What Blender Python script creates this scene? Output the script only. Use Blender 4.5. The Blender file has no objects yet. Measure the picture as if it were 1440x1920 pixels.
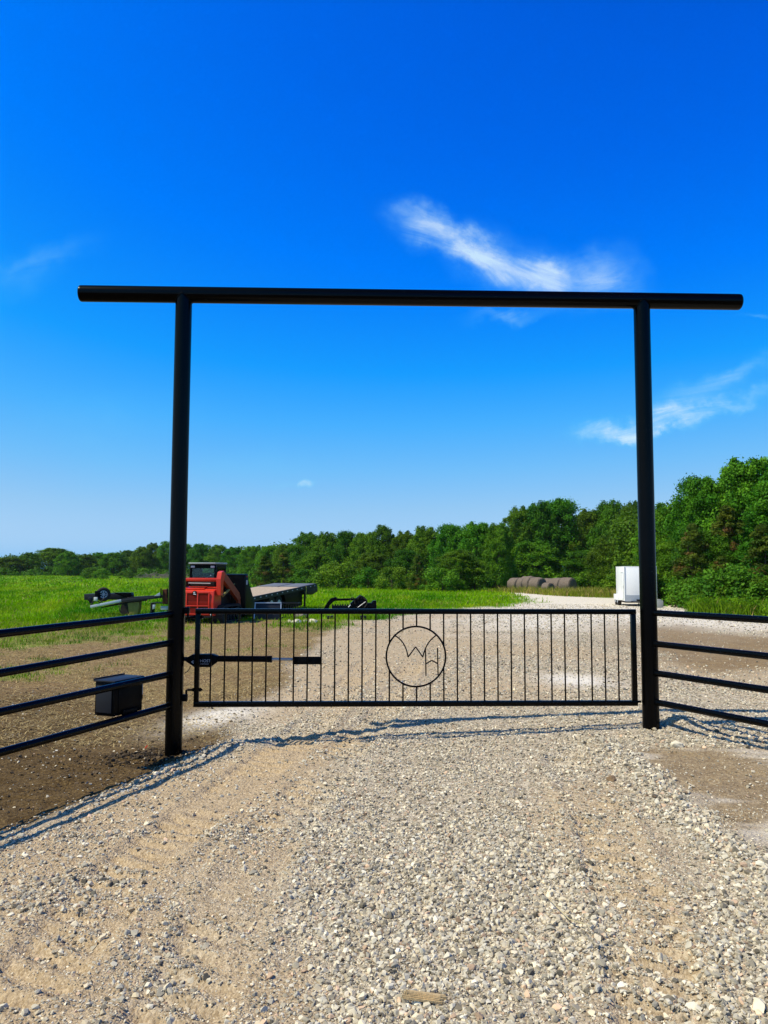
import bpy, bmesh, math, random
import numpy as np
from mathutils import Vector, Matrix

S = bpy.context.scene
C = S.collection
R = math.radians

# ------------------------------------------------------------------ camera
F, CX, CY = 1442.0, 720.0, 960.0
CAM_Z = 1.65
cam = bpy.data.cameras.new('camera'); cam_ob = bpy.data.objects.new('camera', cam); C.objects.link(cam_ob)
cam.sensor_fit = 'VERTICAL'; cam.sensor_height = 36; cam.sensor_width = 27; cam.lens = 36 * F / 1920
cam.clip_start = 0.05; cam.clip_end = 5000
M3 = (Matrix.Rotation(R(90 + 4.33), 4, 'X') @ Matrix.Rotation(R(0.19), 4, 'Z'))
cam_ob.matrix_world = Matrix.Translation((0, 0, CAM_Z)) @ M3
S.camera = cam_ob
def ray(px, py):
    return M3.to_3x3() @ Vector(((px - CX) / F, -(py - CY) / F, -1))
def at(px, py, y):
    d = ray(px, py); return Vector((0, 0, CAM_Z)) + d * (y / d.y)

# ------------------------------------------------------------------ world, sun, exposure
SUN_EL, SUN_ROT = 54.8, -110.0
w = bpy.data.worlds.new('World'); S.world = w; w.use_nodes = True
nt = w.node_tree; N = nt.nodes; L = nt.links
bg = N['Background']; bg.inputs[1].default_value = 0.1
sky = N.new('ShaderNodeTexSky'); sky.sky_type = 'NISHITA'; sky.sun_disc = False
sky.sun_elevation = R(SUN_EL); sky.sun_rotation = R(SUN_ROT)
sep = N.new('ShaderNodeSeparateColor'); L.new(sky.outputs[0], sep.inputs[0])
mul = N.new('ShaderNodeMath'); mul.operation = 'MULTIPLY'; mul.inputs[1].default_value = 0.1
L.new(sep.outputs[0], mul.inputs[0])
ramp = N.new('ShaderNodeValToRGB'); L.new(mul.outputs[0], ramp.inputs[0])
cr = ramp.color_ramp
stops = [(0.05, (0, .03, .32)), (.085, (0, .065, .52)), (.104, (0, .11, .74)), (.118, (0, .135, .82)), (.15, (0, .205, .97)), (.2, (.008, .335, 1.0)),
         (.25, (.065, .435, 1.0)), (.32, (.17, .52, .96)), (.40, (.30, .585, .91)), (.46, (.38, .63, .92))]
while len(cr.elements) < len(stops): cr.elements.new(0.5)
for e, (p, c) in zip(cr.elements, stops): e.position = p; e.color = (*c, 1)
# thin cirrus, laid out by direction in the sky
tc = N.new('ShaderNodeTexCoord'); sx = N.new('ShaderNodeSeparateXYZ'); L.new(tc.outputs['Generated'], sx.inputs[0])
def wm(op, a, b=None, clamp=False):
    n = N.new('ShaderNodeMath'); n.operation = op; n.use_clamp = clamp
    for k, v in enumerate((a, b)):
        if v is None: continue
        if isinstance(v, (int, float)): n.inputs[k].default_value = v
        else: L.new(v, n.inputs[k])
    return n.outputs[0]
ymax = wm('MAXIMUM', sx.outputs[1], 0.05)
cb = N.new('ShaderNodeCombineXYZ'); L.new(wm('DIVIDE', sx.outputs[0], ymax), cb.inputs[0]); L.new(wm('DIVIDE', sx.outputs[2], ymax), cb.inputs[1])
front = wm('GREATER_THAN', sx.outputs[1], 0.3)
def uv(px, py):
    d = ray(px, py); return d.x / d.y, d.z / d.y
nwarp = N.new('ShaderNodeTexNoise'); nwarp.inputs['Scale'].default_value = 13; nwarp.inputs['Detail'].default_value = 9; nwarp.inputs['Roughness'].default_value = .62
L.new(cb.outputs[0], nwarp.inputs['Vector'])
wsub = N.new('ShaderNodeVectorMath'); wsub.operation = 'SUBTRACT'; L.new(nwarp.outputs['Color'], wsub.inputs[0]); wsub.inputs[1].default_value = (.5, .5, .5)
wscl = N.new('ShaderNodeVectorMath'); wscl.operation = 'SCALE'; L.new(wsub.outputs[0], wscl.inputs[0]); wscl.inputs['Scale'].default_value = 0.075
wadd = N.new('ShaderNodeVectorMath'); wadd.operation = 'ADD'; L.new(cb.outputs[0], wadd.inputs[0]); L.new(wscl.outputs[0], wadd.inputs[1])
def streak_noise(ang, scale, stretch):
    mp = N.new('ShaderNodeMapping'); mp.vector_type = 'TEXTURE'; L.new(cb.outputs[0], mp.inputs[0])
    mp.inputs['Rotation'].default_value = (0, 0, ang); mp.inputs['Scale'].default_value = (stretch, 1, 1)
    n = N.new('ShaderNodeTexNoise'); n.inputs['Scale'].default_value = scale; n.inputs['Detail'].default_value = 12; n.inputs['Roughness'].default_value = .68; n.inputs['Distortion'].default_value = .8
    L.new(mp.outputs[0], n.inputs['Vector'])
    mr = N.new('ShaderNodeMapRange'); mr.inputs[1].default_value = .22; mr.inputs[2].default_value = .74; L.new(n.outputs[0], mr.inputs[0])
    return mr.outputs[0]
na = streak_noise(R(-27), 16, 2.6); nb = streak_noise(R(16), 20, 3.0)
cloud_sum = None
#            px    py   half-length half-width angle strength noise
for (px, py, a, b, ang, st, nz) in [
    (890, 472, 210, 44, -25, .56, na), (805, 438, 95, 54, -14, .42, na), (790, 404, 70, 36, -20, .30, na), (955, 497, 190, 76, -22, .30, na), (1030, 526, 80, 40, -42, .38, na),
    (1110, 515, 130, 70, 14, .40, nb), (1150, 540, 90, 40, -8, .22, nb), (955, 588, 100, 17, 4, .30, nb),
    (1225, 790, 190, 27, 13, .64, nb), (1340, 765, 180, 22, 17, .46, nb), (1150, 808, 95, 30, 6, .44, nb), (1310, 735, 140, 34, 20, .30, nb), (1400, 690, 90, 18, 22, .26, nb),
    (1425, 597, 45, 7, -6, .22, nb),
    (95, 480, 125, 26, 22, .14, nb), (40, 520, 100, 60, 20, .16, nb), (150, 790, 240, 90, 8, .10, na), (480, 880, 260, 60, 6, .09, na), (566, 917, 16, 10, 10, .6, na), (535, 916, 40, 8, 3, .14, nb), (230, 860, 200, 60, 30, .06, nb)]:
    u, v = uv(px, py)
    mp = N.new('ShaderNodeMapping'); mp.vector_type = 'TEXTURE'; L.new(wadd.outputs[0], mp.inputs[0])
    mp.inputs['Location'].default_value = (u, v, 0); mp.inputs['Rotation'].default_value = (0, 0, R(ang)); mp.inputs['Scale'].default_value = (a / F, b / F, 1)
    ln = N.new('ShaderNodeVectorMath'); ln.operation = 'LENGTH'; 
    fl = N.new('ShaderNodeVectorMath'); fl.operation = 'MULTIPLY'; fl.inputs[1].default_value = (1, 1, 0); L.new(mp.outputs[0], fl.inputs[0]); L.new(fl.outputs[0], ln.inputs[0])
    mr = N.new('ShaderNodeMapRange'); mr.interpolation_type = 'SMOOTHSTEP'; mr.inputs[1].default_value = 0; mr.inputs[2].default_value = 1.15; mr.inputs[3].default_value = st; mr.inputs[4].default_value = 0
    L.new(ln.outputs['Value'], mr.inputs[0])
    o = wm('MULTIPLY', mr.outputs[0], nz)
    cloud_sum = o if cloud_sum is None else wm('ADD', cloud_sum, o)
cloud = wm('MINIMUM', wm('MULTIPLY', wm('MULTIPLY', cloud_sum, 1.35), front), .85)
mixc = N.new('ShaderNodeMix'); mixc.data_type = 'RGBA'; L.new(cloud, mixc.inputs[0]); L.new(ramp.outputs[0], mixc.inputs[6])
cden = N.new('ShaderNodeMapRange'); L.new(cloud, cden.inputs[0]); cden.inputs[1].default_value = .05; cden.inputs[2].default_value = .62
ccol = N.new('ShaderNodeMix'); ccol.data_type = 'RGBA'; L.new(cden.outputs[0], ccol.inputs[0]); ccol.inputs[6].default_value = (.14, .66, 1.0, 1); ccol.inputs[7].default_value = (.66, .88, 1.0, 1); L.new(ccol.outputs[2], mixc.inputs[7])
zen = N.new('ShaderNodeMapRange'); zen.interpolation_type = 'SMOOTHSTEP'; L.new(sx.outputs[2], zen.inputs[0]); zen.inputs[1].default_value = .60; zen.inputs[2].default_value = .92; zen.inputs[3].default_value = 10; zen.inputs[4].default_value = 2.6   # sky darkened further towards the zenith to cut its blue fill light
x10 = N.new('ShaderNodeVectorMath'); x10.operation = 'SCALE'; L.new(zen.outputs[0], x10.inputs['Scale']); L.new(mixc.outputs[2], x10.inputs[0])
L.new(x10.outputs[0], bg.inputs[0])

sun = bpy.data.lights.new('sun', 'SUN'); sun.energy = 5.0; sun.angle = R(0.53); sun.color = (1, .92, .74)
sun_ob = bpy.data.objects.new('sun', sun); C.objects.link(sun_ob)
sd = Vector((math.sin(R(SUN_ROT)) * math.cos(R(SUN_EL)), math.cos(R(SUN_ROT)) * math.cos(R(SUN_EL)), math.sin(R(SUN_EL))))
sun_ob.rotation_euler = sd.to_track_quat('Z', 'Y').to_euler(); sun_ob.location = sd * 60
S.view_settings.view_transform = 'Standard'; S.view_settings.look = 'None'; S.view_settings.exposure = 0; S.view_settings.gamma = 1
S.render.engine = 'CYCLES'; S.cycles.max_bounces = 8; S.cycles.transparent_max_bounces = 12
S.cycles.use_denoising = True

# ------------------------------------------------------------------ helpers
rng = np.random.default_rng(7); random.seed(7)
def hsh(ix, iy, seed):
    v = np.sin(ix * 127.1 + iy * 311.7 + seed * 74.7) * 43758.5453
    return v - np.floor(v)
def vn(x, y, seed=0):
    x = np.asarray(x, float); y = np.asarray(y, float)
    ix = np.floor(x); iy = np.floor(y); fx = x - ix; fy = y - iy
    fx = fx * fx * (3 - 2 * fx); fy = fy * fy * (3 - 2 * fy)
    a = hsh(ix, iy, seed); b = hsh(ix + 1, iy, seed); c = hsh(ix, iy + 1, seed); d = hsh(ix + 1, iy + 1, seed)
    return (a * (1 - fx) + b * fx) * (1 - fy) + (c * (1 - fx) + d * fx) * fy
def fbm(x, y, o=4, seed=0):
    t = 0; amp = .5; tot = 0
    for k in range(o):
        t = t + amp * vn(x, y, seed + k * 3.1); tot += amp; x = x * 2.03 + 5.2; y = y * 2.03 + 1.7; amp *= .5
    return t / tot
def sst(a, b, x):
    t = np.clip((np.asarray(x, float) - a) / (b - a), 0, 1); return t * t * (3 - 2 * t)
def lin(hexs):
    v = [int(hexs[i:i + 2], 16) / 255 for i in (0, 2, 4)]
    return tuple((c / 12.92 if c <= .04045 else ((c + .055) / 1.055) ** 2.4) for c in v)

# ------------------------------------------------------------------ terrain
def G(x, y):
    x = np.asarray(x, float); y = np.asarray(y, float)
    d = np.clip(y - 7.6, 0, None)
    z = -.62 * (1 - np.exp(-d / 38)) + .33 * sst(110, 250, y)
    z = z + .040 * np.clip(x, -3.4, 3.0) * (1 - sst(9, 24, y)) * sst(0, 4, y)
    xe = -2.55 + (np.clip(y, 0, 10) - 5.1) * .43 + .10      # the drive stands a little above the soil on its left
    z = z + (-.048 * sst(.05, -.5, x - xe)) * (1 - sst(8.2, 12, y)) * sst(1, 4, y)
    return z
def gz(x, y): return float(G(x, y))
def gpt(px, py):
    d = ray(px, py); y = 2.0
    if d.z > -.004: d.z = -.004
    lo = 1.0; hi = 700.0
    for _ in range(60):
        m = (lo + hi) / 2; t = m / d.y; z = CAM_Z + d.z * t
        if z > gz(d.x * t, m): lo = m
        else: hi = m
    t = lo / d.y
    return (d.x * t, lo)
def poly(pts): return np.array([gpt(*p) for p in pts])
def sdist(P, x, y):
    """signed distance, positive inside"""
    dmin = np.full(x.shape, 1e9); ins = np.zeros(x.shape, bool); n = len(P)
    for i in range(n):
        ax, ay = P[i]; bx, by = P[(i + 1) % n]
        ex, ey = bx - ax, by - ay; t = np.clip(((x - ax) * ex + (y - ay) * ey) / (ex * ex + ey * ey + 1e-9), 0, 1)
        dmin = np.minimum(dmin, np.hypot(x - ax - t * ex, y - ay - t * ey))
        c = ((ay > y) != (by > y)) & (x < (bx - ax) * (y - ay) / (by - ay + 1e-12) + ax); ins ^= c
    return np.where(ins, dmin, -dmin)
def ldist(P, x, y):
    dmin = np.full(np.shape(x), 1e9); s = 0
    for i in range(len(P) - 1):
        ax, ay = P[i]; bx, by = P[i + 1]; ex, ey = bx - ax, by - ay
        t = np.clip(((x - ax) * ex + (y - ay) * ey) / (ex * ex + ey * ey + 1e-9), 0, 1)
        dmin = np.minimum(dmin, np.hypot(x - ax - t * ex, y - ay - t * ey))
    return dmin
P_ROAD = poly([(-900, 2100), (-160, 1612), (0, 1560), (150, 1508), (300, 1454), (410, 1398), (455, 1350), (500, 1300), (545, 1250), (590, 1205), (650, 1174), (720, 1154),
               (800, 1146), (900, 1139), (975, 1131), (985, 1123), (940, 1115), (950, 1111), (1010, 1112), (1060, 1117), (1150, 1121), (1240, 1127), (1305, 1131), (1300, 1141), (1330, 1150),
               (1440, 1157), (1800, 1166), (2400, 1300), (2600, 2100)])
P_BROWN = poly([(1120, 1172), (1200, 1166), (1300, 1176), (1440, 1192), (1800, 1215), (1800, 1300), (1440, 1256), (1350, 1258), (1260, 1240), (1160, 1215)])
P_SMOOTH = poly([(1175, 1402), (1260, 1392), (1440, 1402), (1750, 1480), (1800, 1680), (1440, 1622), (1372, 1575), (1290, 1508), (1220, 1450)])
P_TRACKR = poly([(1010, 1530), (1100, 1470), (1180, 1470), (1270, 1600), (1330, 1720), (1300, 1960), (1120, 1960), (1130, 1760), (1060, 1640)])
P_TANL = poly([(-900, 2100), (-160, 1610), (0, 1560), (300, 1456), (430, 1412), (650, 1372), (700, 1385), (560, 1480), (470, 1620), (420, 1760), (560, 2000)])
P_TANM = poly([(470, 1340), (560, 1250), (680, 1180), (800, 1150), (960, 1143), (860, 1180), (760, 1230), (700, 1300), (690, 1345)])
P_WROWR = [gpt(*p) for p in [(1110, 1385), (1180, 1430), (1225, 1480), (1290, 1545), (1370, 1600), (1470, 1660), (1600, 1720)]]
P_WROWL = [gpt(*p) for p in [(-300, 1665), (0, 1566), (150, 1514), (300, 1458), (400, 1408), (450, 1385)]]
P_EDGEL = [gpt(*p) for p in [(-300, 1620), (0, 1530), (150, 1482), (300, 1428), (400, 1385), (455, 1350), (500, 1300), (545, 1250), (590, 1205), (650, 1174)]]
P_HEAPR = poly([(1330, 1640), (1440, 1640), (1800, 1700), (1800, 2000), (1380, 2000), (1320, 1800)])
P_TR1 = [gpt(*p) for p in [(60, 1840), (230, 1640), (380, 1520), (520, 1420), (620, 1330), (690, 1240)]]
P_TR2 = [gpt(*p) for p in [(1250, 1960), (1205, 1740), (1150, 1600), (1110, 1500), (1060, 1420)]]
P_TR3 = [gpt(*p) for p in [(300, 1960), (420, 1720), (520, 1560), (620, 1440), (720, 1335), (770, 1250)]]
POST_L = at(343.4, 620, 7.55); POST_R = at(1204.1, 620, 7.71)
def zones(x, y):
    """masks at ground points: road gravel, tan dirt, brown dirt, topsoil, grass, white chalk, stone density"""
    x = np.asarray(x, float); y = np.asarray(y, float)
    k = np.clip(y / 9, .35, 6)
    n1 = (fbm(x * 1.3 / np.sqrt(k), y * 1.3 / np.sqrt(k), 4, 1) - .5); n2 = fbm(x * 3.1, y * 3.1, 3, 9); n3 = fbm(x * .45, y * .45, 4, 21)
    wv = n1 * .9 * k
    road = sst(-.18, .22, sdist(P_ROAD, x, y) / k * 1.0 + n1 * .7)
    brown = sst(-.5, .6, (sdist(P_BROWN, x, y) + wv * 1.3) / k)
    smooth = sst(-.12, .2, sdist(P_SMOOTH, x, y) + n1 * .45)
    trr = sst(-.2, .25, sdist(P_TRACKR, x, y) + n1 * .8)
    tanl = sst(-.3, .35, sdist(P_TANL, x, y) + n1 * 1.2)
    tanm = sst(-.5, .6, sdist(P_TANM, x, y) / k + n1 * 1.8)
    wr = np.exp(-(ldist(P_WROWR, x, y) / .17) ** 2); wl = np.exp(-(ldist(P_WROWL, x, y) / .16) ** 2)
    heap = sst(-.2, .25, sdist(P_HEAPR, x, y) + n1 * .6)
    edge = np.exp(-(ldist(P_EDGEL, x, y) / .22) ** 2)
    out = 1 - road
    # grass creeps in with distance on the left field and beyond the yard
    gl = sst(.28, .80, (y - 12.5) / 17 + (n3 - .5) * 1.7 + (n2 - .5) * .8 + .35 * sst(-4, -14, x) - .35 * sst(-9, -3, x) * (1 - sst(29, 33, y)))
    gl = gl * (1 - .92 * np.exp(-(((x + 6.0) / 2.6) ** 4 + ((y - 26.8) / 2.2) ** 4)))
    grass = out * gl * (.55 + .45 * sst(20, 30, y))
    topsoil = out * (1 - gl) * (1 - sst(8.5, 15, y + n1 * 5))
    browndirt = np.maximum(out * (1 - gl) * sst(8.5, 15, y + n1 * 5), road * np.maximum(brown * .85, smooth * .68))
    back = sst(8.2, 11, y) * (1 - sst(24, 34, y)) * (.25 + .6 * sst(.35, .62, fbm(x * .55, y * .3, 4, 83)))
    tan = road * np.clip(np.maximum.reduce([back, tanl * .95, tanm * .8, trr * .8, smooth * .3]), 0, 1)
    white = road * np.clip(.85 * np.maximum(sst(36, 58, y + n1 * 16), sst(17, 30, y + n1 * 14) * sst(3.5, 9, x + n3 * 6)) * (1 - brown * .8) + .0, 0, 1)
    cx, cy = gpt(405, 1345); white = np.maximum(white, 1.0 * np.exp(-(((x - cx) + .55 * (y - cy) * -.45) / .42) ** 2 - ((y - cy) / .75) ** 2) * sst(.15, .4, n2 + .1) * 1.25)
    cx, cy = gpt(1065, 1275); white = np.maximum(white, 1.0 * np.exp(-((x - cx - .1) / .5) ** 2 - ((y - cy) / .9) ** 2) * 1.1)
    white = np.clip(white, 0, 1)
    cx, cy = gpt(1330, 1440); white = np.maximum(white, .6 * smooth * sst(.42, .7, fbm(x * 1.1 - y * .6, y * 4 + x, 3, 5)))
    prints = np.maximum(1 - sst(.14, .3, ldist(P_TR1, x, y)), 1 - sst(.12, .28, ldist(P_TR3, x, y))) * tanl
    loose = road * np.clip(.95 - .5 * prints - .72 * tanl - .6 * tanm - .9 * smooth - .62 * trr - .85 * brown, 0.03, 1)
    loose = loose * (.55 + .75 * sst(.3, .65, fbm(x * 1.7, y * 1.7, 3, 40)))
    loose = np.maximum.reduce([loose, tanl * road * .55 * sst(.50, .60, fbm(x * 2.1 + 7, y * 2.1, 3, 52)), wr * 1.1 * sst(3.3, 3.8, y), wl * .7 * sst(-2.6, -1.9, x), heap * .9 * road])
    loose = loose * (1 - .85 * white * (y < 20)) * (1 - .6 * back)
    return dict(road=road, tan=tan, brown=browndirt, topsoil=topsoil, grass=grass, white=white, loose=loose, smooth=smooth, wr=wr, wl=wl, edge=edge)
def track_prints(x, y):
    h = 0
    for Pl, wd in ((P_TR1, .24), (P_TR3, .22), (P_TR2, .2)):
        d = ldist(Pl, x, y); m = 1 - sst(wd * .75, wd, d + .05 * (vn(x * 5, y * 5, 3) - .5))
        m = m * sst(.36, .58, fbm(x * 1.9, y * 1.9, 3, 61) + .04)
        u = y * .86 + .5 * x + .06 * vn(x * 3, y * 3, 8) + .02 * vn(x * 11, y * 11, 5)
        h = h + .018 * np.exp(-((d - wd * 1.1) / .05) ** 2) * sst(.35, .6, fbm(x * 1.2, y * 1.2, 3, 61) + .1)
        h = h + m * (-.030 + .028 * sst(-.3, .35, np.sin(u * 2 * math.pi / .15)))
    return h
def relief(x, y, z=None):
    nearw = 1 - sst(10, 22, y)
    z = zones(x, y) if z is None else z
    h = .05 * (fbm(x * .9, y * .9, 4, 13) - .5) + .03 * (fbm(x * 5, y * 5, 3, 17) - .5) * (1 - .6 * z['smooth']) + .02 * (fbm(x * 16, y * 16, 2, 19) - .5) * (z['topsoil'] + z['brown'] * .3 + .35)
    h = h + .035 * z['wr'] + .012 * z['wl'] + track_prints(x, y) * z['road']
    px, py = POST_L.x, POST_L.y
    h = h + .06 * np.exp(-(((x - px - .55) / .3) ** 2 + ((y - py + .05) / .3) ** 2)) + .02 * np.exp(-(((x - px + .25) / .25) ** 2 + ((y - py + .05) / .25) ** 2))
    px, py = POST_R.x, POST_R.y
    h = h + .09 * np.exp(-(((x - px - .33) / .2) ** 2 + ((y - py - .12) / .2) ** 2))
    return h * nearw + (1 - nearw) * .12 * (fbm(x * .22, y * .22, 3, 33) - .5) * (1 - z['road'])
def surf(x, y):
    return G(x, y) + relief(np.asarray(x, float), np.asarray(y, float))
def sz(x, y): return float(surf(np.array([x]), np.array([y]))[0])

# ------------------------------------------------------------------ materials
def mat(name): 
    m = bpy.data.materials.new(name); m.use_nodes = True; return m, m.node_tree.nodes, m.node_tree.links, m.node_tree.nodes['Principled BSDF']
def pbr(name, col, rough=.5, metal=0, coat=0, var=.0, vscale=8, bump=0, bscale=60, spec=None):
    spec = spec if spec is not None else (.12 if rough > .7 else .25)
    m, n, l, p = mat(name)
    p.inputs['Roughness'].default_value = rough; p.inputs['Metallic'].default_value = metal; p.inputs['Coat Weight'].default_value = coat; p.inputs['Specular IOR Level'].default_value = spec
    tcn = n.new('ShaderNodeTexCoord')
    t = n.new('ShaderNodeTexNoise'); t.inputs['Scale'].default_value = vscale; t.inputs['Detail'].default_value = 6; l.new(tcn.outputs['Object'], t.inputs['Vector'])
    mx = n.new('ShaderNodeMix'); mx.data_type = 'RGBA'
    mx.inputs[6].default_value = (*[c * (1 - var) for c in col], 1); mx.inputs[7].default_value = (*[min(1, c * (1 + var)) for c in col], 1)
    l.new(t.outputs[0], mx.inputs[0]); l.new(mx.outputs[2], p.inputs['Base Color'])
    if bump:
        t2 = n.new('ShaderNodeTexNoise'); t2.inputs['Scale'].default_value = bscale; t2.inputs['Detail'].default_value = 4; l.new(tcn.outputs['Object'], t2.inputs['Vector'])
        b = n.new('ShaderNodeBump'); b.inputs['Strength'].default_value = bump; b.inputs['Distance'].default_value = .01; l.new(t2.outputs[0], b.inputs['Height']); l.new(b.outputs[0], p.inputs['Normal'])
    return m
M = {}
M['black'] = pbr('black_gloss_paint', (.0010, .0010, .0011), .2, var=.25, bump=.012, bscale=60, spec=.13)
M['blackmatte'] = pbr('black_satin_paint', (.0018, .0019, .0024), .42, var=.4, bump=.05, bscale=90, spec=.07)
M['iron'] = pbr('dark_worn_steel', (.009, .0085, .009), .55, metal=.0, var=.6, vscale=14, bump=.15)
M['red'] = pbr('red_orange_paint', (.60, .032, .012), .38, var=.14, vscale=5, coat=.2)
M['darkred'] = pbr('dark_red_arm_paint', (.30, .05, .014), .55, var=.4, vscale=6)  # darker, browner red than the loader body
M['rubber'] = pbr('dusty_rubber', (.035, .032, .028), .85, var=.5, vscale=9, bump=.3)
M['roofgrey'] = pbr('pale_roof_paint', (.30, .34, .33), .45, var=.15)
M['whitepaint'] = pbr('white_panel_paint', (.88, .88, .86), .35, var=.03, vscale=2)
M['alu'] = pbr('dull_aluminium', (.55, .56, .57), .38, metal=.75, var=.12, vscale=20)
M['silver'] = pbr('pale_galvanised_steel', (.50, .54, .60), .45, metal=.35, var=.15, vscale=12)
M['greysteel'] = pbr('grey_primer_steel', (.016, .018, .024), .5, var=.25, vscale=6)
M['bluesteel'] = pbr('blue_grey_checker_plate', (.15, .155, .16), .6, metal=.0, var=.35, vscale=12, bump=.2)
M['wood'] = pbr('weathered_deck_boards', (.44, .35, .25), .85, var=.5, vscale=10, bump=.25)
M['tanwood'] = pbr('tan_timber', (.27, .21, .06), .85, var=.35, vscale=9, bump=.3)
M['rust'] = pbr('rusty_brown_steel', (.085, .03, .016), .8, var=.5, vscale=11, bump=.2)
M['concrete'] = pbr('grey_concrete', (.30, .32, .31), .9, var=.2, vscale=8, bump=.2)
M['lamp'] = pbr('clear_lamp_lens', (.62, .62, .60), .2, var=.1)
M['redlens'] = pbr('red_lamp_lens', (.45, .02, .015), .25, var=.1)
M['yellow'] = pbr('yellow_tag', (.55, .40, .06), .6, var=.15)
M['decal'] = pbr('grey_white_decal', (.42, .45, .50), .5, var=.08)
M['chrome'] = pbr('bright_steel_rod', (.42, .43, .44), .4, metal=.25, var=.06)
M['bark'] = pbr('grey_brown_bark', (.085, .062, .042), .9, var=.5, vscale=7, bump=.5, bscale=20)
M['deadwood'] = pbr('dead_grey_branches', (.20, .17, .15), .9, var=.4, vscale=6)
M['splinter'] = pbr('split_pale_wood', (.52, .38, .20), .85, var=.35, vscale=18, bump=.4, bscale=80)
M['straw'] = pbr('dry_straw', (.50, .42, .24), .9, var=.3)
M['limestone'] = pbr('pale_limestone', (.74, .66, .49), .9, var=.2, vscale=10, bump=.5, bscale=25)
M['brownstone'] = pbr('brown_stone', (.26, .175, .10), .9, var=.25, bump=.4, bscale=40)
M['redtag'] = pbr('red_marker_plastic', (.55, .05, .03), .5, var=.1)
def glassmat():
    m, n, l, p = mat('tinted_cab_glass')
    t = n.new('ShaderNodeBsdfTransparent'); t.inputs[0].default_value = (.55, .72, .66, 1); g = n.new('ShaderNodeBsdfGlossy'); g.inputs['Roughness'].default_value = .04
    f = n.new('ShaderNodeFresnel'); f.inputs[0].default_value = 1.6; mx = n.new('ShaderNodeMixShader'); l.new(f.outputs[0], mx.inputs[0]); l.new(t.outputs[0], mx.inputs[1]); l.new(g.outputs[0], mx.inputs[2])
    l.new(mx.outputs[0], n['Material Output'].inputs[0]); return m
M['glass'] = glassmat()
def attr_mat(name, rough=.9, trans=0, objvar=0, bump=0, spec=.25):
    """colour from the mesh's own per-element colour attribute 'tint'"""
    m, n, l, p = mat(name); a = n.new('ShaderNodeAttribute'); a.attribute_name = 'tint'; col = a.outputs['Color']
    if objvar:
        oi = n.new('ShaderNodeObjectInfo'); hs = n.new('ShaderNodeHueSaturation')
        for idx, lo, hi in (('Hue', .5 - .026, .5 + .02), ('Value', 1 - objvar, 1 + objvar)):
            mr = n.new('ShaderNodeMapRange'); mr.inputs[3].default_value = lo; mr.inputs[4].default_value = hi
            if idx == 'Value':
                q = n.new('ShaderNodeMath'); q.operation = 'FRACT'; q2 = n.new('ShaderNodeMath'); q2.operation = 'MULTIPLY'; q2.inputs[1].default_value = 7.31; l.new(oi.outputs['Random'], q2.inputs[0]); l.new(q2.outputs[0], q.inputs[0]); l.new(q.outputs[0], mr.inputs[0])
            else: l.new(oi.outputs['Random'], mr.inputs[0])
            l.new(mr.outputs[0], hs.inputs[idx])
        l.new(col, hs.inputs['Color']); col = hs.outputs[0]
    p.inputs['Roughness'].default_value = rough; p.inputs['Specular IOR Level'].default_value = spec
    l.new(col, p.inputs['Base Color'])
    if bump:
        tcn = n.new('ShaderNodeTexCoord'); t2 = n.new('ShaderNodeTexNoise'); t2.inputs['Scale'].default_value = 110; t2.inputs['Detail'].default_value = 3; l.new(tcn.outputs['Object'], t2.inputs['Vector'])
        b = n.new('ShaderNodeBump'); b.inputs['Strength'].default_value = bump; b.inputs['Distance'].default_value = .004; l.new(t2.outputs[0], b.inputs['Height']); l.new(b.outputs[0], p.inputs['Normal'])
    if trans:
        tr = n.new('ShaderNodeBsdfTranslucent'); l.new(col, tr.inputs[0]); mx = n.new('ShaderNodeMixShader'); mx.inputs[0].default_value = trans
        l.new(p.outputs[0], mx.inputs[1]); l.new(tr.outputs[0], mx.inputs[2]); l.new(mx.outputs[0], n['Material Output'].inputs[0])
    return m
M['stone'] = attr_mat('crushed_limestone', .88, bump=.35)
M['leaf'] = attr_mat('leaf_green', .6, trans=.3, objvar=.28, spec=.12)
M['blade'] = attr_mat('grass_blades', .7, trans=.3, spec=.04)

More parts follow.
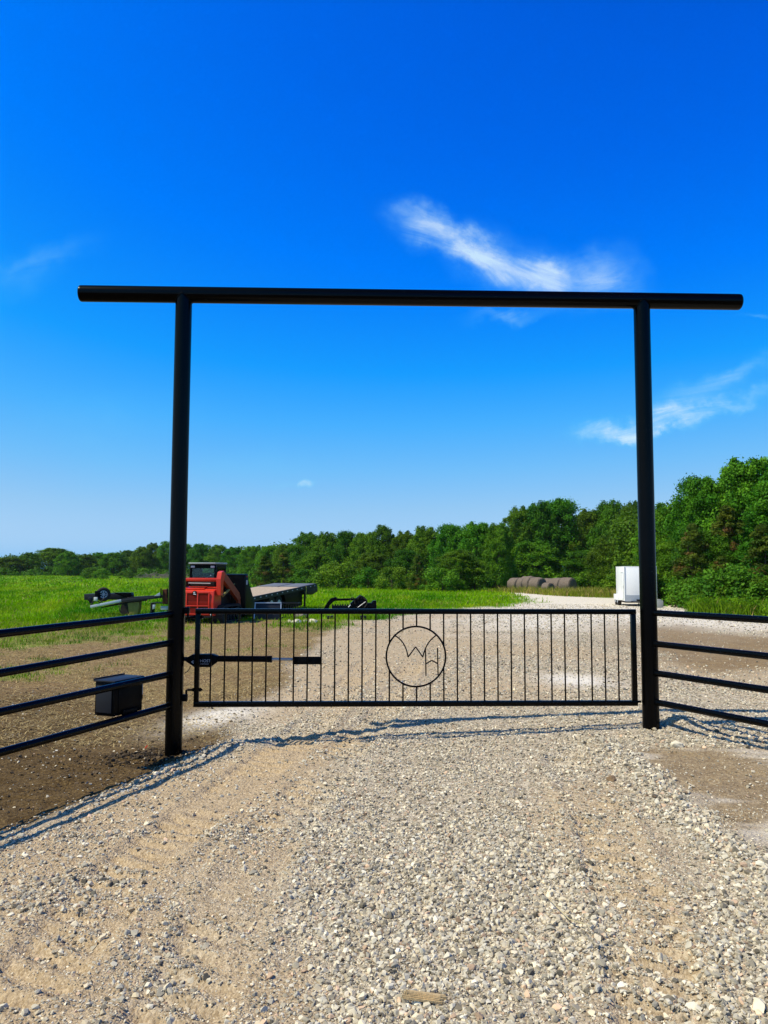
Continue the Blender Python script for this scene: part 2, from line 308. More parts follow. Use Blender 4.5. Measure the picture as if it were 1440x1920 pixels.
def ground_material():
    m, n, l, p = mat('yard_ground'); p.inputs['Roughness'].default_value = .95; p.inputs['Specular IOR Level'].default_value = .15
    tcn = n.new('ShaderNodeTexCoord'); ob = tcn.outputs['Object']
    def noise(sc, det=6, rough=.6, dist=0):
        t = n.new('ShaderNodeTexNoise'); t.inputs['Scale'].default_value = sc; t.inputs['Detail'].default_value = det; t.inputs['Roughness'].default_value = rough; t.inputs['Distortion'].default_value = dist; l.new(ob, t.inputs['Vector']); return t.outputs[0]
    def vor(sc, out='Color', feat='F1'):
        t = n.new('ShaderNodeTexVoronoi'); t.feature = feat; t.inputs['Scale'].default_value = sc; l.new(ob, t.inputs['Vector']); return t.outputs[out]
    def rampn(v, st):
        r = n.new('ShaderNodeValToRGB'); l.new(v, r.inputs[0]); e = r.color_ramp.elements
        while len(e) < len(st): e.new(.5)
        for el, (pp, c) in zip(e, st): el.position = pp; el.color = (*c, 1)
        return r.outputs[0]
    def mix(f, a, b, mode='MIX'):
        x = n.new('ShaderNodeMix'); x.data_type = 'RGBA'; x.blend_type = mode
        if isinstance(f, float): x.inputs[0].default_value = f
        else: l.new(f, x.inputs[0])
        for k, v in ((6, a), (7, b)):
            if isinstance(v, tuple): x.inputs[k].default_value = (*v, 1)
            else: l.new(v, x.inputs[k])
        return x.outputs[2]
    za = n.new('ShaderNodeAttribute'); za.attribute_name = 'zone_a'; zs = n.new('ShaderNodeSeparateColor'); l.new(za.outputs['Color'], zs.inputs[0])
    zb = n.new('ShaderNodeAttribute'); zb.attribute_name = 'zone_b'; zt = n.new('ShaderNodeSeparateColor'); l.new(zb.outputs['Color'], zt.inputs[0])
    sepv = n.new('ShaderNodeSeparateColor'); l.new(vor(42), sepv.inputs[0]); sepw = n.new('ShaderNodeSeparateColor'); l.new(vor(110), sepw.inputs[0]); sepx = n.new('ShaderNodeSeparateColor'); l.new(vor(17), sepx.inputs[0])
    fine = noise(38, 8, .7); med = noise(5, 6, .65); big = noise(.5, 4)
    # gravel bed: small chips of many greys in dust
    chips = rampn(sepv.outputs[0], [(0, (.07, .052, .034)), (.22, (.29, .225, .145)), (.6, (.50, .41, .285)), (1, (.88, .78, .60))])
    chips2 = rampn(sepw.outputs[0], [(0, (.11, .08, .05)), (.5, (.44, .35, .235)), (1, (.82, .70, .52))])
    gravel = mix(.45, chips, chips2)
    big_ch = rampn(sepx.outputs[1], [(0, (.19, .15, .10)), (1, (.82, .72, .55))])
    gravel = mix(.25, gravel, big_ch)
    tan = rampn(fine, [(.25, (.27, .175, .085)), (.5, (.50, .36, .20)), (.75, (.74, .575, .36))])
    tan = mix(.32, tan, chips2)
    brown = rampn(fine, [(.32, (.06, .034, .012)), (.5, (.195, .122, .052)), (.7, (.45, .32, .165))])
    brown = mix(rampn(med, [(.42, (0, 0, 0)), (.62, (.5, .5, .5))]), brown, (.37, .255, .115))
    soil = rampn(fine, [(.32, (.022, .012, .003)), (.5, (.09, .054, .017)), (.72, (.26, .175, .07))])
    soil = mix(rampn(med, [(.45, (0, 0, 0)), (.7, (.55, .55, .55))]), soil, (.16, .105, .045))
    grass = rampn(noise(1.6, 8, .7), [(.3, (.05, .18, .001)), (.5, (.11, .28, .001)), (.7, (.23, .38, .002))])
    grass = mix(rampn(noise(.16, 6, .7), [(.45, (0, 0, 0)), (.66, (.55, .55, .55))]), grass, (.26, .36, .002))
    white = rampn(fine, [(.25, (.62, .54, .42)), (.6, (.93, .87, .76))]); white = mix(.22, white, chips)
    col = mix(zs.outputs[0], brown, gravel)
    col = mix(zt.outputs[1], col, tan); col = mix(zs.outputs[1], col, soil); col = mix(zt.outputs[2], col, brown); col = mix(zt.outputs[0], col, white); col = mix(zs.outputs[2], col, grass)
    l.new(col, p.inputs['Base Color'])
    h = n.new('ShaderNodeMath'); h.operation = 'MULTIPLY_ADD'; h.inputs[1].default_value = -.6; l.new(vor(42, 'Distance'), h.inputs[0]); l.new(fine, h.inputs[2])
    h2 = n.new('ShaderNodeMath'); h2.operation = 'MULTIPLY_ADD'; h2.inputs[1].default_value = -.35; l.new(vor(110, 'Distance'), h2.inputs[0]); l.new(h.outputs[0], h2.inputs[2])
    b = n.new('ShaderNodeBump'); b.inputs['Strength'].default_value = .8; b.inputs['Distance'].default_value = .02; l.new(h2.outputs[0], b.inputs['Height']); l.new(b.outputs[0], p.inputs['Normal'])
    return m
M['ground'] = ground_material()

# ------------------------------------------------------------------ object helpers
def link(name, me, parent=None, m=None):
    o = bpy.data.objects.new(name, me); C.objects.link(o)
    if m is not None and me is not None and not me.materials: me.materials.append(m)
    if parent: o.parent = parent
    return o
def tag(o, label=None, cat=None, group=None, kind=None):
    for k, v in (('label', label), ('category', cat), ('group', group), ('kind', kind)):
        if v: o[k] = v
    return o
def thing(name, loc, label, cat, rz=0, group=None):
    o = bpy.data.objects.new(name, None); C.objects.link(o); o.location = loc; o.rotation_euler = (0, 0, rz); o.empty_display_size = .2
    return tag(o, label, cat, group)
def np_mesh(name, V, Fc, cols=None, smooth=False):
    me = bpy.data.meshes.new(name); V = np.asarray(V, np.float32); Fc = np.asarray(Fc, np.int32); k = Fc.shape[1]
    me.vertices.add(len(V)); me.vertices.foreach_set('co', V.ravel())
    me.loops.add(Fc.size); me.loops.foreach_set('vertex_index', Fc.ravel())
    me.polygons.add(len(Fc)); me.polygons.foreach_set('loop_start', np.arange(0, Fc.size, k, dtype=np.int32))
    if smooth: me.polygons.foreach_set('use_smooth', np.ones(len(Fc), bool))
    else: me.polygons.foreach_set('use_smooth', np.zeros(len(Fc), bool))
    if cols is not None:
        for nm, c in (cols.items() if isinstance(cols, dict) else (('tint', cols),)):
            a = me.color_attributes.new(nm, 'FLOAT_COLOR', 'POINT'); c4 = np.ones((len(V), 4), np.float32); c4[:, :3] = c; a.data.foreach_set('color', c4.ravel())
    me.update(calc_edges=True); return me
class MB:
    def __init__(s): s.bm = bmesh.new()
    def box(s, c, d, rot=None, bev=0, seg=2):
        g = bmesh.ops.create_cube(s.bm, size=1); vs = g['verts']
        mt = Matrix.Translation(c) @ (rot.to_4x4() if rot else Matrix()) @ Matrix.Diagonal((*d, 1)); bmesh.ops.transform(s.bm, matrix=mt, verts=vs)
        if bev: bmesh.ops.bevel(s.bm, geom=list({e for v in vs for e in v.link_edges}), offset=bev, segments=seg, affect='EDGES', profile=.5)
        return s
    def bar(s, p0, p1, w, h, bev=0, up=(0, 0, 1)):
        p0, p1 = Vector(p0), Vector(p1); z = (p1 - p0); ln = z.length; z.normalize(); u = Vector(up)
        if abs(z.dot(u)) > .98: u = Vector((0, 1, 0))
        x = z.cross(u).normalized(); y = x.cross(z).normalized(); rot = Matrix((x, y, z)).transposed()
        return s.box((p0 + p1) / 2, (w, h, ln), rot, bev)
    def tube(s, pts, r, seg=16, cap=True):
        pts = [Vector(p) for p in pts]; rs = r if isinstance(r, (list, tuple)) else [r] * len(pts); rings = []; ref = None
        for i, p in enumerate(pts):
            t = ((pts[min(i + 1, len(pts) - 1)] - pts[max(i - 1, 0)])).normalized()
            if ref is None: ref = t.orthogonal().normalized()
            ref = (ref - t * ref.dot(t)).normalized(); b = t.cross(ref)
            rings.append([s.bm.verts.new(p + (ref * math.cos(a) + b * math.sin(a)) * rs[i]) for a in [2 * math.pi * k / seg for k in range(seg)]])
        for a, b in zip(rings, rings[1:]):
            for k in range(seg): s.bm.faces.new((a[k], a[(k + 1) % seg], b[(k + 1) % seg], b[k]))
        if cap:
            s.bm.faces.new(list(reversed(rings[0]))); s.bm.faces.new(rings[-1])
        return s
    def ring(s, c, R0, r, axis_u, axis_v, seg=64, s2=10):
        c = Vector(c); u = Vector(axis_u); v = Vector(axis_v); nrm = u.cross(v); rg = []
        for i in range(seg):
            a = 2 * math.pi * i / seg; d = u * math.cos(a) + v * math.sin(a)
            rg.append([s.bm.verts.new(c + d * (R0 + r * math.cos(b)) + nrm * r * math.sin(b)) for b in [2 * math.pi * k / s2 for k in range(s2)]])
        for i in range(seg):
            a, b = rg[i], rg[(i + 1) % seg]
            for k in range(s2): s.bm.faces.new((a[k], b[k], b[(k + 1) % s2], a[(k + 1) % s2]))
        return s
    def prism(s, prof, vec, bev=0):
        """closed outline (3-D points) pushed along vec"""
        vec = Vector(vec); a = [s.bm.verts.new(Vector(p)) for p in prof]; b = [s.bm.verts.new(Vector(p) + vec) for p in prof]; n = len(a)
        fs = [s.bm.faces.new(a), s.bm.faces.new(list(reversed(b)))] + [s.bm.faces.new((a[k], b[k], b[(k + 1) % n], a[(k + 1) % n])) for k in range(n)]
        bmesh.ops.recalc_face_normals(s.bm, faces=fs)
        if bev: bmesh.ops.bevel(s.bm, geom=list({e for f in fs for e in f.edges}), offset=bev, segments=2, affect='EDGES', profile=.5)
        return s
    def build(s, name, m, parent=None, ang=35):
        bmesh.ops.recalc_face_normals(s.bm, faces=s.bm.faces[:])
        me = bpy.data.meshes.new(name); s.bm.to_mesh(me); s.bm.free()
        me.polygons.foreach_set('use_smooth', np.ones(len(me.polygons), bool)); me.set_sharp_from_angle(angle=R(ang)); me.materials.append(m)
        return link(name, me, parent)
def text_mesh(name, body, size, m, parent, depth=.001, mtx=None):
    cu = bpy.data.curves.new(name, 'FONT'); cu.body = body; cu.size = size; cu.extrude = depth; cu.align_x = 'CENTER'; cu.align_y = 'CENTER'
    tmp = bpy.data.objects.new('tmp', cu); C.objects.link(tmp); dg = bpy.context.evaluated_depsgraph_get()
    me = bpy.data.meshes.new_from_object(tmp.evaluated_get(dg)); C.objects.unlink(tmp); bpy.data.objects.remove(tmp); bpy.data.curves.remove(cu)
    me.name = name; me.transform(mtx or Matrix()); me.materials.clear(); me.materials.append(m); return link(name, me, parent)

# ------------------------------------------------------------------ ground sheet
def axis_pos(fine, half, growth, end):
    v = list(np.arange(0, half, fine)); s_ = fine
    while v[-1] < end: s_ *= growth; v.append(v[-1] + s_)
    return np.array(v)
xp = axis_pos(.028, 3.6, 1.035, 900); xs = np.concatenate([-xp[:0:-1], xp])
yv = [-60, -30, -15, -8, -4, -2, -1, 0, .8, 1.4, 1.8]; y_ = 2.1
while y_ < 1500: yv.append(y_); y_ += .026 if y_ < 8.5 else min(.026 * (y_ / 8.5) ** 1.75, 14)
ys = np.array(yv); XX, YY = np.meshgrid(xs, ys); gx, gy = XX.ravel(), YY.ravel()
Z = zones(gx, gy); gzv = G(gx, gy) + relief(gx, gy, Z)
nx, ny = len(xs), len(ys); idx = np.arange(nx * ny).reshape(ny, nx)
quads = np.stack([idx[:-1, :-1], idx[:-1, 1:], idx[1:, 1:], idx[1:, :-1]], -1).reshape(-1, 4)
me = np_mesh('ground', np.stack([gx, gy, gzv], 1), quads,
             {'zone_a': np.stack([Z['road'], Z['topsoil'], Z['grass']], 1), 'zone_b': np.stack([Z['white'], Z['tan'], Z['brown']], 1)}, smooth=True)
tag(link('ground', me, None, M['ground']), kind='structure')

# ------------------------------------------------------------------ loose gravel
def hull_proto(npt, seed):
    r = np.random.default_rng(seed); p = r.normal(size=(npt, 3)); p /= np.linalg.norm(p, axis=1)[:, None]; p *= r.uniform(.78, 1.05, (npt, 1)); p *= np.array([1, r.uniform(.68, .95), r.uniform(.5, .8)])
    bm = bmesh.new(); [bm.verts.new(v) for v in p]; bmesh.ops.convex_hull(bm, input=bm.verts[:]); bmesh.ops.delete(bm, geom=[v for v in bm.verts if not v.link_faces], context='VERTS')
    bmesh.ops.triangulate(bm, faces=bm.faces[:]); bm.verts.index_update(); bmesh.ops.recalc_face_normals(bm, faces=bm.faces[:])
    V = np.array([v.co for v in bm.verts]); Fc = np.array([[v.index for v in f.verts] for f in bm.faces]); bm.free(); return V, Fc
def rand_rot(n, tilt):
    a = rng.uniform(0, 2 * np.pi, n); t = rng.normal(0, tilt, n); b = rng.uniform(0, 2 * np.pi, n)
    ca, sa = np.cos(a), np.sin(a); Rz = np.zeros((n, 3, 3)); Rz[:, 0, 0] = ca; Rz[:, 0, 1] = -sa; Rz[:, 1, 0] = sa; Rz[:, 1, 1] = ca; Rz[:, 2, 2] = 1
    ax = np.stack([np.cos(b), np.sin(b), np.zeros(n)], 1); K = np.zeros((n, 3, 3)); K[:, 0, 2] = ax[:, 1]; K[:, 1, 2] = -ax[:, 0]; K[:, 2, 0] = -ax[:, 1]; K[:, 2, 1] = ax[:, 0]
    I = np.eye(3)[None]; return (I + np.sin(t)[:, None, None] * K + (1 - np.cos(t))[:, None, None] * (K @ K)) @ Rz
def scatter(protos, pos, size, col, tilt=.5):
    Vs, Fs, Cs = [], [], []; off = 0; n = len(pos); which = rng.integers(0, len(protos), n); Rm = rand_rot(n, tilt)
    for k, (pv, pf) in enumerate(protos):
        ids = np.where(which == k)[0]
        if not len(ids): continue
        v = np.einsum('nij,vj->nvi', Rm[ids], pv) * size[ids][:, None, None] + pos[ids][:, None, :]
        Vs.append(v.reshape(-1, 3)); Fs.append((pf[None] + (np.arange(len(ids)) * len(pv))[:, None, None] + off).reshape(-1, 3)); Cs.append(np.repeat(col[ids], len(pv), 0)); off += len(ids) * len(pv)
    return np.concatenate(Vs), np.concatenate(Fs), np.concatenate(Cs)
def stone_cols(n, warm=0.5):
    b = np.clip(rng.normal(.50, .17, n), .10, .92); b = np.where(rng.random(n) < .06, b * .4, b); t = rng.random(n)[:, None]
    base = np.array([1.0, .84, .57]) * (1 - t) + np.array([1.0, .92, .73]) * t
    red = (rng.random(n) < .05)[:, None]; base = np.where(red, np.array([1.0, .70, .46]), base)
    return b[:, None] * base
def sample(n, y0, y1, xw, dens, power=1.0):
    u = rng.random(n); y = y0 + (y1 - y0) * u ** power; half = .5 * y * 1.06 + xw; x = rng.uniform(-1, 1, n) * half
    d = dens(x, y); k = rng.random(n) < np.clip(d, 0, 1); return x[k], y[k], d[k]
hullA = [hull_proto(15, s) for s in range(14)]; hullB = [hull_proto(11, s) for s in range(40, 52)]; hullC = [hull_proto(6, s) for s in range(80, 90)]
Vs, Fs, Cs = [], [], []; off = 0
def add_stones(protos, n, y0, y1, smin, smax, dens, sink=.25, power=1.0, xw=.7, tilt=.5, colf=stone_cols):
    global off
    x, y, d = sample(n, y0, y1, xw, dens, power)
    s_ = smin * (smax / smin) ** (rng.random(len(x)) ** 2.2); z = surf(x, y) + s_ * (.5 - sink)
    v, f, c = scatter(protos, np.stack([x, y, z], 1), s_, colf(len(x)), tilt); Vs.append(v); Fs.append(f + off); Cs.append(c); off += len(v)
dz = lambda x, y: zones(x, y)
add_stones(hullA, 50000, 2.2, 5.2, .0072, .021, lambda x, y: zones(x, y)['loose'] * .95)
add_stones(hullB, 110000, 2.2, 5.2, .004, .009, lambda x, y: np.clip(zones(x, y)['loose'] * .9 + .28 * zones(x, y)['road'], 0, 1) , .3)
add_stones(hullB, 80000, 5.0, 10.5, .0085, .021, lambda x, y: zones(x, y)['loose'] * .95)
add_stones(hullC, 60000, 5.0, 9.5, .005, .010, lambda x, y: np.clip(zones(x, y)['loose'] * .7 + .22 * zones(x, y)['road'], 0, 1), .3)
add_stones(hullC, 120000, 10.2, 24, .013, .034, lambda x, y: zones(x, y)['loose'] * .9, power=1.1)
add_stones(hullC, 60000, 23, 48, .022, .055, lambda x, y: zones(x, y)['loose'] * .8)
def wrow(x, y): z = zones(x, y); return np.clip((z['wr'] * sst(3.2, 3.7, y) + z['wl'] * .7 * (y < 8) * sst(-2.5, -1.8, x)) * 1.2 - .2, 0, 1)
add_stones(hullA, 30000, 2.4, 8, .012, .032, wrow, .15)
add_stones(hullA, 14000, 2.2, 4.6, .011, .026, lambda x, y: np.clip(zones(x, y)['loose'] * 1.2 - .45, 0, 1), .22)
add_stones(hullA, 450, 2.3, 8, .018, .030, lambda x, y: zones(x, y)['road'] * (1 - zones(x, y)['smooth']), .3)
add_stones(hullB, 5200, 4.5, 13, .006, .022, lambda x, y: zones(x, y)['topsoil'], .3, colf=lambda n: stone_cols(n) * 1.0)
def heapr(x, y): return np.clip(np.exp(-(((x - POST_R.x - .6) / .8) ** 2 + ((y - POST_R.y + .35) / .5) ** 2)) - .15, 0, 1)
add_stones(hullA, 9000, 6.4, 9, .012, .034, heapr, .15)
def heapl(x, y): return np.clip(np.exp(-(((x - POST_L.x - .7) / .5) ** 2 + ((y - POST_L.y + .1) / .3) ** 2)) - .25, 0, 1)
add_stones(hullA, 7000, 6.6, 9, .010, .03, heapl, .15)
add_stones(hullC, 16000, 8, 26, .008, .024, lambda x, y: np.clip(zones(x, y)['brown'] * (1 - zones(x, y)['road']), 0, 1) * .55, .3, colf=lambda n: stone_cols(n) * np.where(rng.random((n, 1)) < .5, .28, .95))
# dark clods of turned soil round the left post and over the topsoil
def clod_cols(n): return np.clip(rng.normal(.085, .035, n), .02, .2)[:, None] * np.array([1, .68, .36])
def clods(x, y): return zones(x, y)['topsoil'] * (.25 + .9 * np.exp(-(((x - POST_L.x + .3) / .7) ** 2 + ((y - POST_L.y) / .6) ** 2)))
add_stones(hullB, 26000, 4.6, 13, .008, .028, clods, .3, colf=clod_cols)
def postclods(x, y): return np.clip(1.2 * np.exp(-(((x - POST_L.x + .22) / .34) ** 2 + ((y - POST_L.y + .02) / .28) ** 2)) - .1, 0, 1)
add_stones(hullA, 26000, 6.7, 8.6, .010, .036, postclods, .2, colf=lambda n: clod_cols(n) * .8)
g_v, g_f, g_c = np.concatenate(Vs), np.concatenate(Fs), np.concatenate(Cs)
tag(link('loose_gravel', np_mesh('loose_gravel', g_v, g_f, g_c), None, M['stone']), kind='stuff', label='loose pale crushed limestone and clods scattered over the driveway', cat='gravel')

# ------------------------------------------------------------------ grass and weeds (uncountable)
def blades(x, y, h, wd, col, lean=.45, per=4, spread=.05):
    n = len(x); x = np.repeat(x, per) + rng.normal(0, 1, n * per) * np.repeat(spread * np.ones(n), per); y = np.repeat(y, per) + rng.normal(0, 1, n * per) * spread
    h = np.repeat(h, per) * rng.uniform(.55, 1.15, n * per); wd = np.repeat(wd, per); a = rng.uniform(0, 2 * np.pi, n * per); z = surf(x, y) - .01
    lx = rng.normal(0, lean, n * per) * h; ly = rng.normal(0, lean, n * per) * h
    b = np.stack([x, y, z], 1); t = np.stack([np.cos(a), np.sin(a), 0 * a], 1) * wd[:, None] / 2; tip = b + np.stack([lx, ly, h], 1); mid = b + np.stack([lx * .35, ly * .35, h * .6], 1)
    V = np.stack([b - t, b + t, mid + t * .8, mid - t * .8, tip], 1).reshape(-1, 3); k = np.arange(n * per) * 5
    Fc = np.concatenate([np.stack([k, k + 1, k + 2], 1), np.stack([k, k + 2, k + 3], 1), np.stack([k + 3, k + 2, k + 4], 1)])
    cc = np.repeat(np.repeat(col, per, 0) * rng.uniform(.75, 1.3, (n * per, 1)), 5, 0); return V, Fc, cc
def green(n, a=(.06, .20, .001), b=(.19, .36, .001)):
    t = rng.random((n, 1)); return np.array(a) * (1 - t) + np.array(b) * t
def field_cols(x, y):
    n = len(x); k = .35 + np.clip(y / 60, .3, 3); a = fbm(x * .35 / k, y * .16 / k, 4, 91)[:, None]; b = fbm(x * .9 / k + 3, y * .5 / k, 3, 95)[:, None]
    c = np.array([.045, .195, .001]) + sst(.35, .66, a) * np.array([.15, .17, .001]) + sst(.52, .72, b) * np.array([.13, .08, .006])
    return c * rng.uniform(.7, 1.3, (n, 1))
def straw_mix(c, f):
    k = (rng.random(len(c)) < f)[:, None]; return np.where(k, np.array([.40, .30, .10]) * rng.uniform(.6, 1.2, (len(c), 1)), c)
bv, bf, bc = [], [], []; boff = 0
def addb(t):
    global boff
    V, Fc, cc = t; bv.append(V); bf.append(Fc + boff); bc.append(cc); boff += len(V)
def field(n, y0, y1, hmin, hmax, wd, per, spread, strawf=.06, power=1.0, xr=(-1.0, 1.0), cond=None, lean=.45):
    u = rng.random(n); y = y0 + (y1 - y0) * u ** power; half = .5 * y * 1.05 + 2; x = half * rng.uniform(xr[0], xr[1], n); g = zones(x, y)['grass']
    if cond is not None: g = g * cond(x, y)
    k = rng.random(n) < g; x, y = x[k], y[k]
    addb(blades(x, y, rng.uniform(hmin, hmax, len(x)), np.full(len(x), wd), straw_mix(field_cols(x, y), strawf), per=per, spread=spread, lean=lean))
field(15000, 11, 27, .06, .15, .012, 7, .09, .3, xr=(-1, .05))
field(16000, 24, 46, .10, .24, .022, 4, .16, .06, xr=(-1, .3))
field(16000, 44, 95, .14, .30, .05, 3, .35, .04, xr=(-1, .45))
field(9000, 90, 235, .2, .4, .14, 3, .8, .03, xr=(-1, .2))
def dead(n, y0, y1):   # flattened dry thatch
    y = rng.uniform(y0, y1, n); x = -(rng.uniform(.05, 1.0, n)) * (.5 * y + 1); z = zones(x, y); k = rng.random(n) < (z['brown'] * .9 + z['grass'] * .7 + z['topsoil'] * .25) * (1 - z['road']) * (.25 + 1.1 * sst(.4, .62, fbm(x * .9, y * .9, 3, 71))); x, y = x[k], y[k]
    c = np.array([.55, .42, .20]) * rng.uniform(.5, 1.2, (len(x), 1)); addb(blades(x, y, np.full(len(x), .032), np.full(len(x), .011), c, lean=3.2, per=6, spread=.12))
dead(44000, 8.0, 28)
P_STRIP = poly([(925, 1111), (990, 1109), (1100, 1110), (1160, 1113), (1150, 1121), (1060, 1118), (985, 1112)])
def strip(n):
    x = rng.uniform(8, 34, n); y = rng.uniform(52, 90, n); k = sdist(P_STRIP, x, y) > -.6; x, y = x[k], y[k]
    addb(blades(x, y, rng.uniform(.35, .75, len(x)), np.full(len(x), .05), straw_mix(green(len(x), (.13, .19, .008), (.28, .30, .03)), .45), per=4, spread=.3))
strip(9000)
tag(link('field_grass', np_mesh('field_grass', np.concatenate(bv), np.concatenate(bf), np.concatenate(bc)), None, M['blade']), kind='stuff', label='bright green meadow grass thinning to dry thatch near the gate', cat='grass')

# ------------------------------------------------------------------ leaf clouds
def leaf_cloud(centers, radii, nper, size, cols, flat=.75, up=.45, elong=1.0, seed=1, droop=0):
    r = np.random.default_rng(seed); n = len(centers); tot = n * nper
    c = np.repeat(centers, nper, 0); rad = np.repeat(radii, nper)
    d = r.normal(size=(tot, 3)); d /= np.linalg.norm(d, axis=1)[:, None]; d[:, 2] = np.where(d[:, 2] < -.55, -d[:, 2], d[:, 2])
    rr = rad * (.45 + .6 * r.random(tot) ** .55); p = c + d * rr[:, None] * np.array([1, 1, flat]) + r.normal(0, .26, (tot, 3)) * np.minimum(rad, .8)[:, None]
    nrm = d + r.normal(0, .55, (tot, 3)) + np.array([0, 0, up]); nrm /= np.linalg.norm(nrm, axis=1)[:, None]
    t = np.cross(nrm, r.normal(size=(tot, 3))); t /= np.linalg.norm(t, axis=1)[:, None]
    if droop: t = t * (1 - droop) + np.array([0, 0, -droop]); t /= np.linalg.norm(t, axis=1)[:, None]
    b = np.cross(nrm, t); s_ = size * r.uniform(.6, 1.35, tot)[:, None]; t = t * s_ * elong; b = b * s_ * .62
    V = np.stack([p - t, p - .1 * t + b, p + t, p - .1 * t - b], 1).reshape(-1, 3); Fc = np.arange(tot * 4).reshape(-1, 4)
    cc = np.repeat(cols, nper, 0) * r.uniform(.72, 1.3, (tot, 1)); return V, Fc, np.repeat(cc, 4, 0)
def limb_tubes(mb, H, r0, ends, bend, rnd):
    top = Vector((bend[0], bend[1], H * .8)); mids = [Vector((bend[0] * t * t, bend[1] * t * t, H * .8 * t)) for t in (0, .25, .5, .75, 1)]
    mb.tube(mids, [r0 * 1.25, r0, r0 * .75, r0 * .5, r0 * .2], 8)
    for e in ends:
        e = Vector(e); t = min(.8, max(.15, e.z / H * .6)); s_ = Vector((bend[0] * t * t, bend[1] * t * t, H * .8 * t)); q = s_.lerp(e, .5) + Vector((0, 0, -.05 * H))
        mb.tube([s_, q, e], [r0 * .42, r0 * .25, r0 * .08], 6)
PROT = {}
def make_proto(key, kind, seed, H=9.0, W=7.0):
    r = np.random.default_rng(seed); rnd = random.Random(seed)
    if kind == 'broad':
        n = 135; u = r.random(n) ** .85 * .9 + .06; ang = r.uniform(0, 2 * np.pi, n); prof = np.sin(np.pi * np.clip(u, 0, 1) ** .72) ** .55
        lump = 1 + .22 * np.sin(ang * 3 + seed) + .15 * np.sin(ang * 5 + u * 6); rad = W / 2 * .84 * prof * lump * np.sqrt(r.random(n) * .75 + .25)
        c = np.stack([np.cos(ang) * rad, np.sin(ang) * rad, u * H], 1); cr_ = r.uniform(.5, 1.15, n) * (1.08 - .4 * u); cr_ = np.clip(cr_, .4, 1.2)
        c[:, 2] = np.maximum(c[:, 2], cr_ * .6)
        k = 46; a2 = r.uniform(0, 2 * np.pi, k); u2 = r.uniform(.5, 1.0, k); p2 = np.sin(np.pi * np.clip(u2 * .97, 0, 1) ** .72) ** .55; rd = W / 2 * p2 * r.uniform(.8, 1.06, k)
        c2 = np.stack([np.cos(a2) * rd, np.sin(a2) * rd, u2 * H * 1.03], 1); c = np.concatenate([c, c2]); cr_ = np.concatenate([cr_, r.uniform(.22, .6, k)])
        base = np.array([.045, .150, .006]); alt = np.array([.105, .245, .008]); t = r.random((len(c), 1)); cols = base * (1 - t) + alt * t
        V, Fc, cc = leaf_cloud(c, cr_, 210, .098, cols, up=.2, flat=.9, seed=seed)
        ends = [tuple(c[i]) for i in r.choice(n, 12, replace=False)]
    elif kind == 'cedar':
        n = 120; u = r.random(n) ** 1.15 * .97 + .02; ang = r.uniform(0, 2 * np.pi, n); prof = np.clip((1 - u) ** .75 * 1.05 * np.minimum(1, u * 6 + .45), .03, 1)
        rad = W / 2 * prof * r.uniform(.35, 1.05, n); c = np.stack([np.cos(ang) * rad, np.sin(ang) * rad, u * H + .12 * rad], 1); cr_ = r.uniform(.3, .7, n) * (1.1 - .6 * u)
        t = r.random((n, 1)) ** 1.6; cols = np.array([.055, .115, .008]) * (1 - t) + np.array([.13, .185, .012]) * t; rb = (r.random(n) < .10)[:, None]; cols = np.where(rb, np.array([.16, .115, .022]), cols)
        V, Fc, cc = leaf_cloud(c, cr_, 140, .075, cols, flat=.45, elong=1.9, up=.3, seed=seed, droop=.15)
        ends = [tuple(c[i]) for i in r.choice(n, 10, replace=False)]
    else:  # bush
        n = 46; u = r.random(n) ** .8; ang = r.uniform(0, 2 * np.pi, n); rad = W / 2 * np.sqrt(np.clip(1 - u * u * .92, 0, 1)) * np.sqrt(r.random(n) * .8 + .2) * (1 + .2 * np.sin(ang * 3 + seed))
        c = np.stack([np.cos(ang) * rad, np.sin(ang) * rad, u * H * .9 + .15], 1); cr_ = r.uniform(.25, .62, n)
        t = r.random((n, 1)); cols = np.array([.048, .155, .006]) * (1 - t) + np.array([.115, .25, .009]) * t
        V, Fc, cc = leaf_cloud(c, cr_, 130, .09, cols, seed=seed)
        ends = [tuple(c[i]) for i in r.choice(n, 8, replace=False)]
    mb = MB(); limb_tubes(mb, H, .17 if kind != 'bush' else .05, ends, (rnd.uniform(-.5, .5), rnd.uniform(-.5, .5)), rnd)
    tr = mb.build('trunk', M['bark']); tme = tr.data; bpy.data.objects.remove(tr)
    cme = np_mesh('crown', V, Fc, cc); cme.materials.append(M['leaf']); PROT[key] = (cme, tme, H, W)
for i in range(5): make_proto('broad%d' % i, 'broad', 100 + i * 7)
for i in range(3): make_proto('cedar%d' % i, 'cedar', 200 + i * 5, 8.0, 5.0)
for i in range(3): make_proto('bush%d' % i, 'bush', 300 + i * 5, 2.6, 4.0)
tn = [0]
def plant(name, px, top, d, wpx, key, label, group, base=None):
    X = at(px, 1060, d); b = sz(X.x, d) - .06; topz = at(px, top, d).z; H = topz - b; Wm = wpx * d / F
    cme, tme, ph, pw = PROT[key]; tn[0] += 1
    t = thing(name, (X.x, d, b), label, 'bush' if key.startswith('bush') else 'tree', rz=tn[0] * 2.399, group=group); s_ = H / ph; sw = Wm / pw
    t.scale = (sw, sw, s_); link('crown', cme, t); link('trunk', tme, t); return t
GW = 'trees along the edge of the wood'; GF = 'trees of the far treeline'; GB = 'bushes before the treeline'
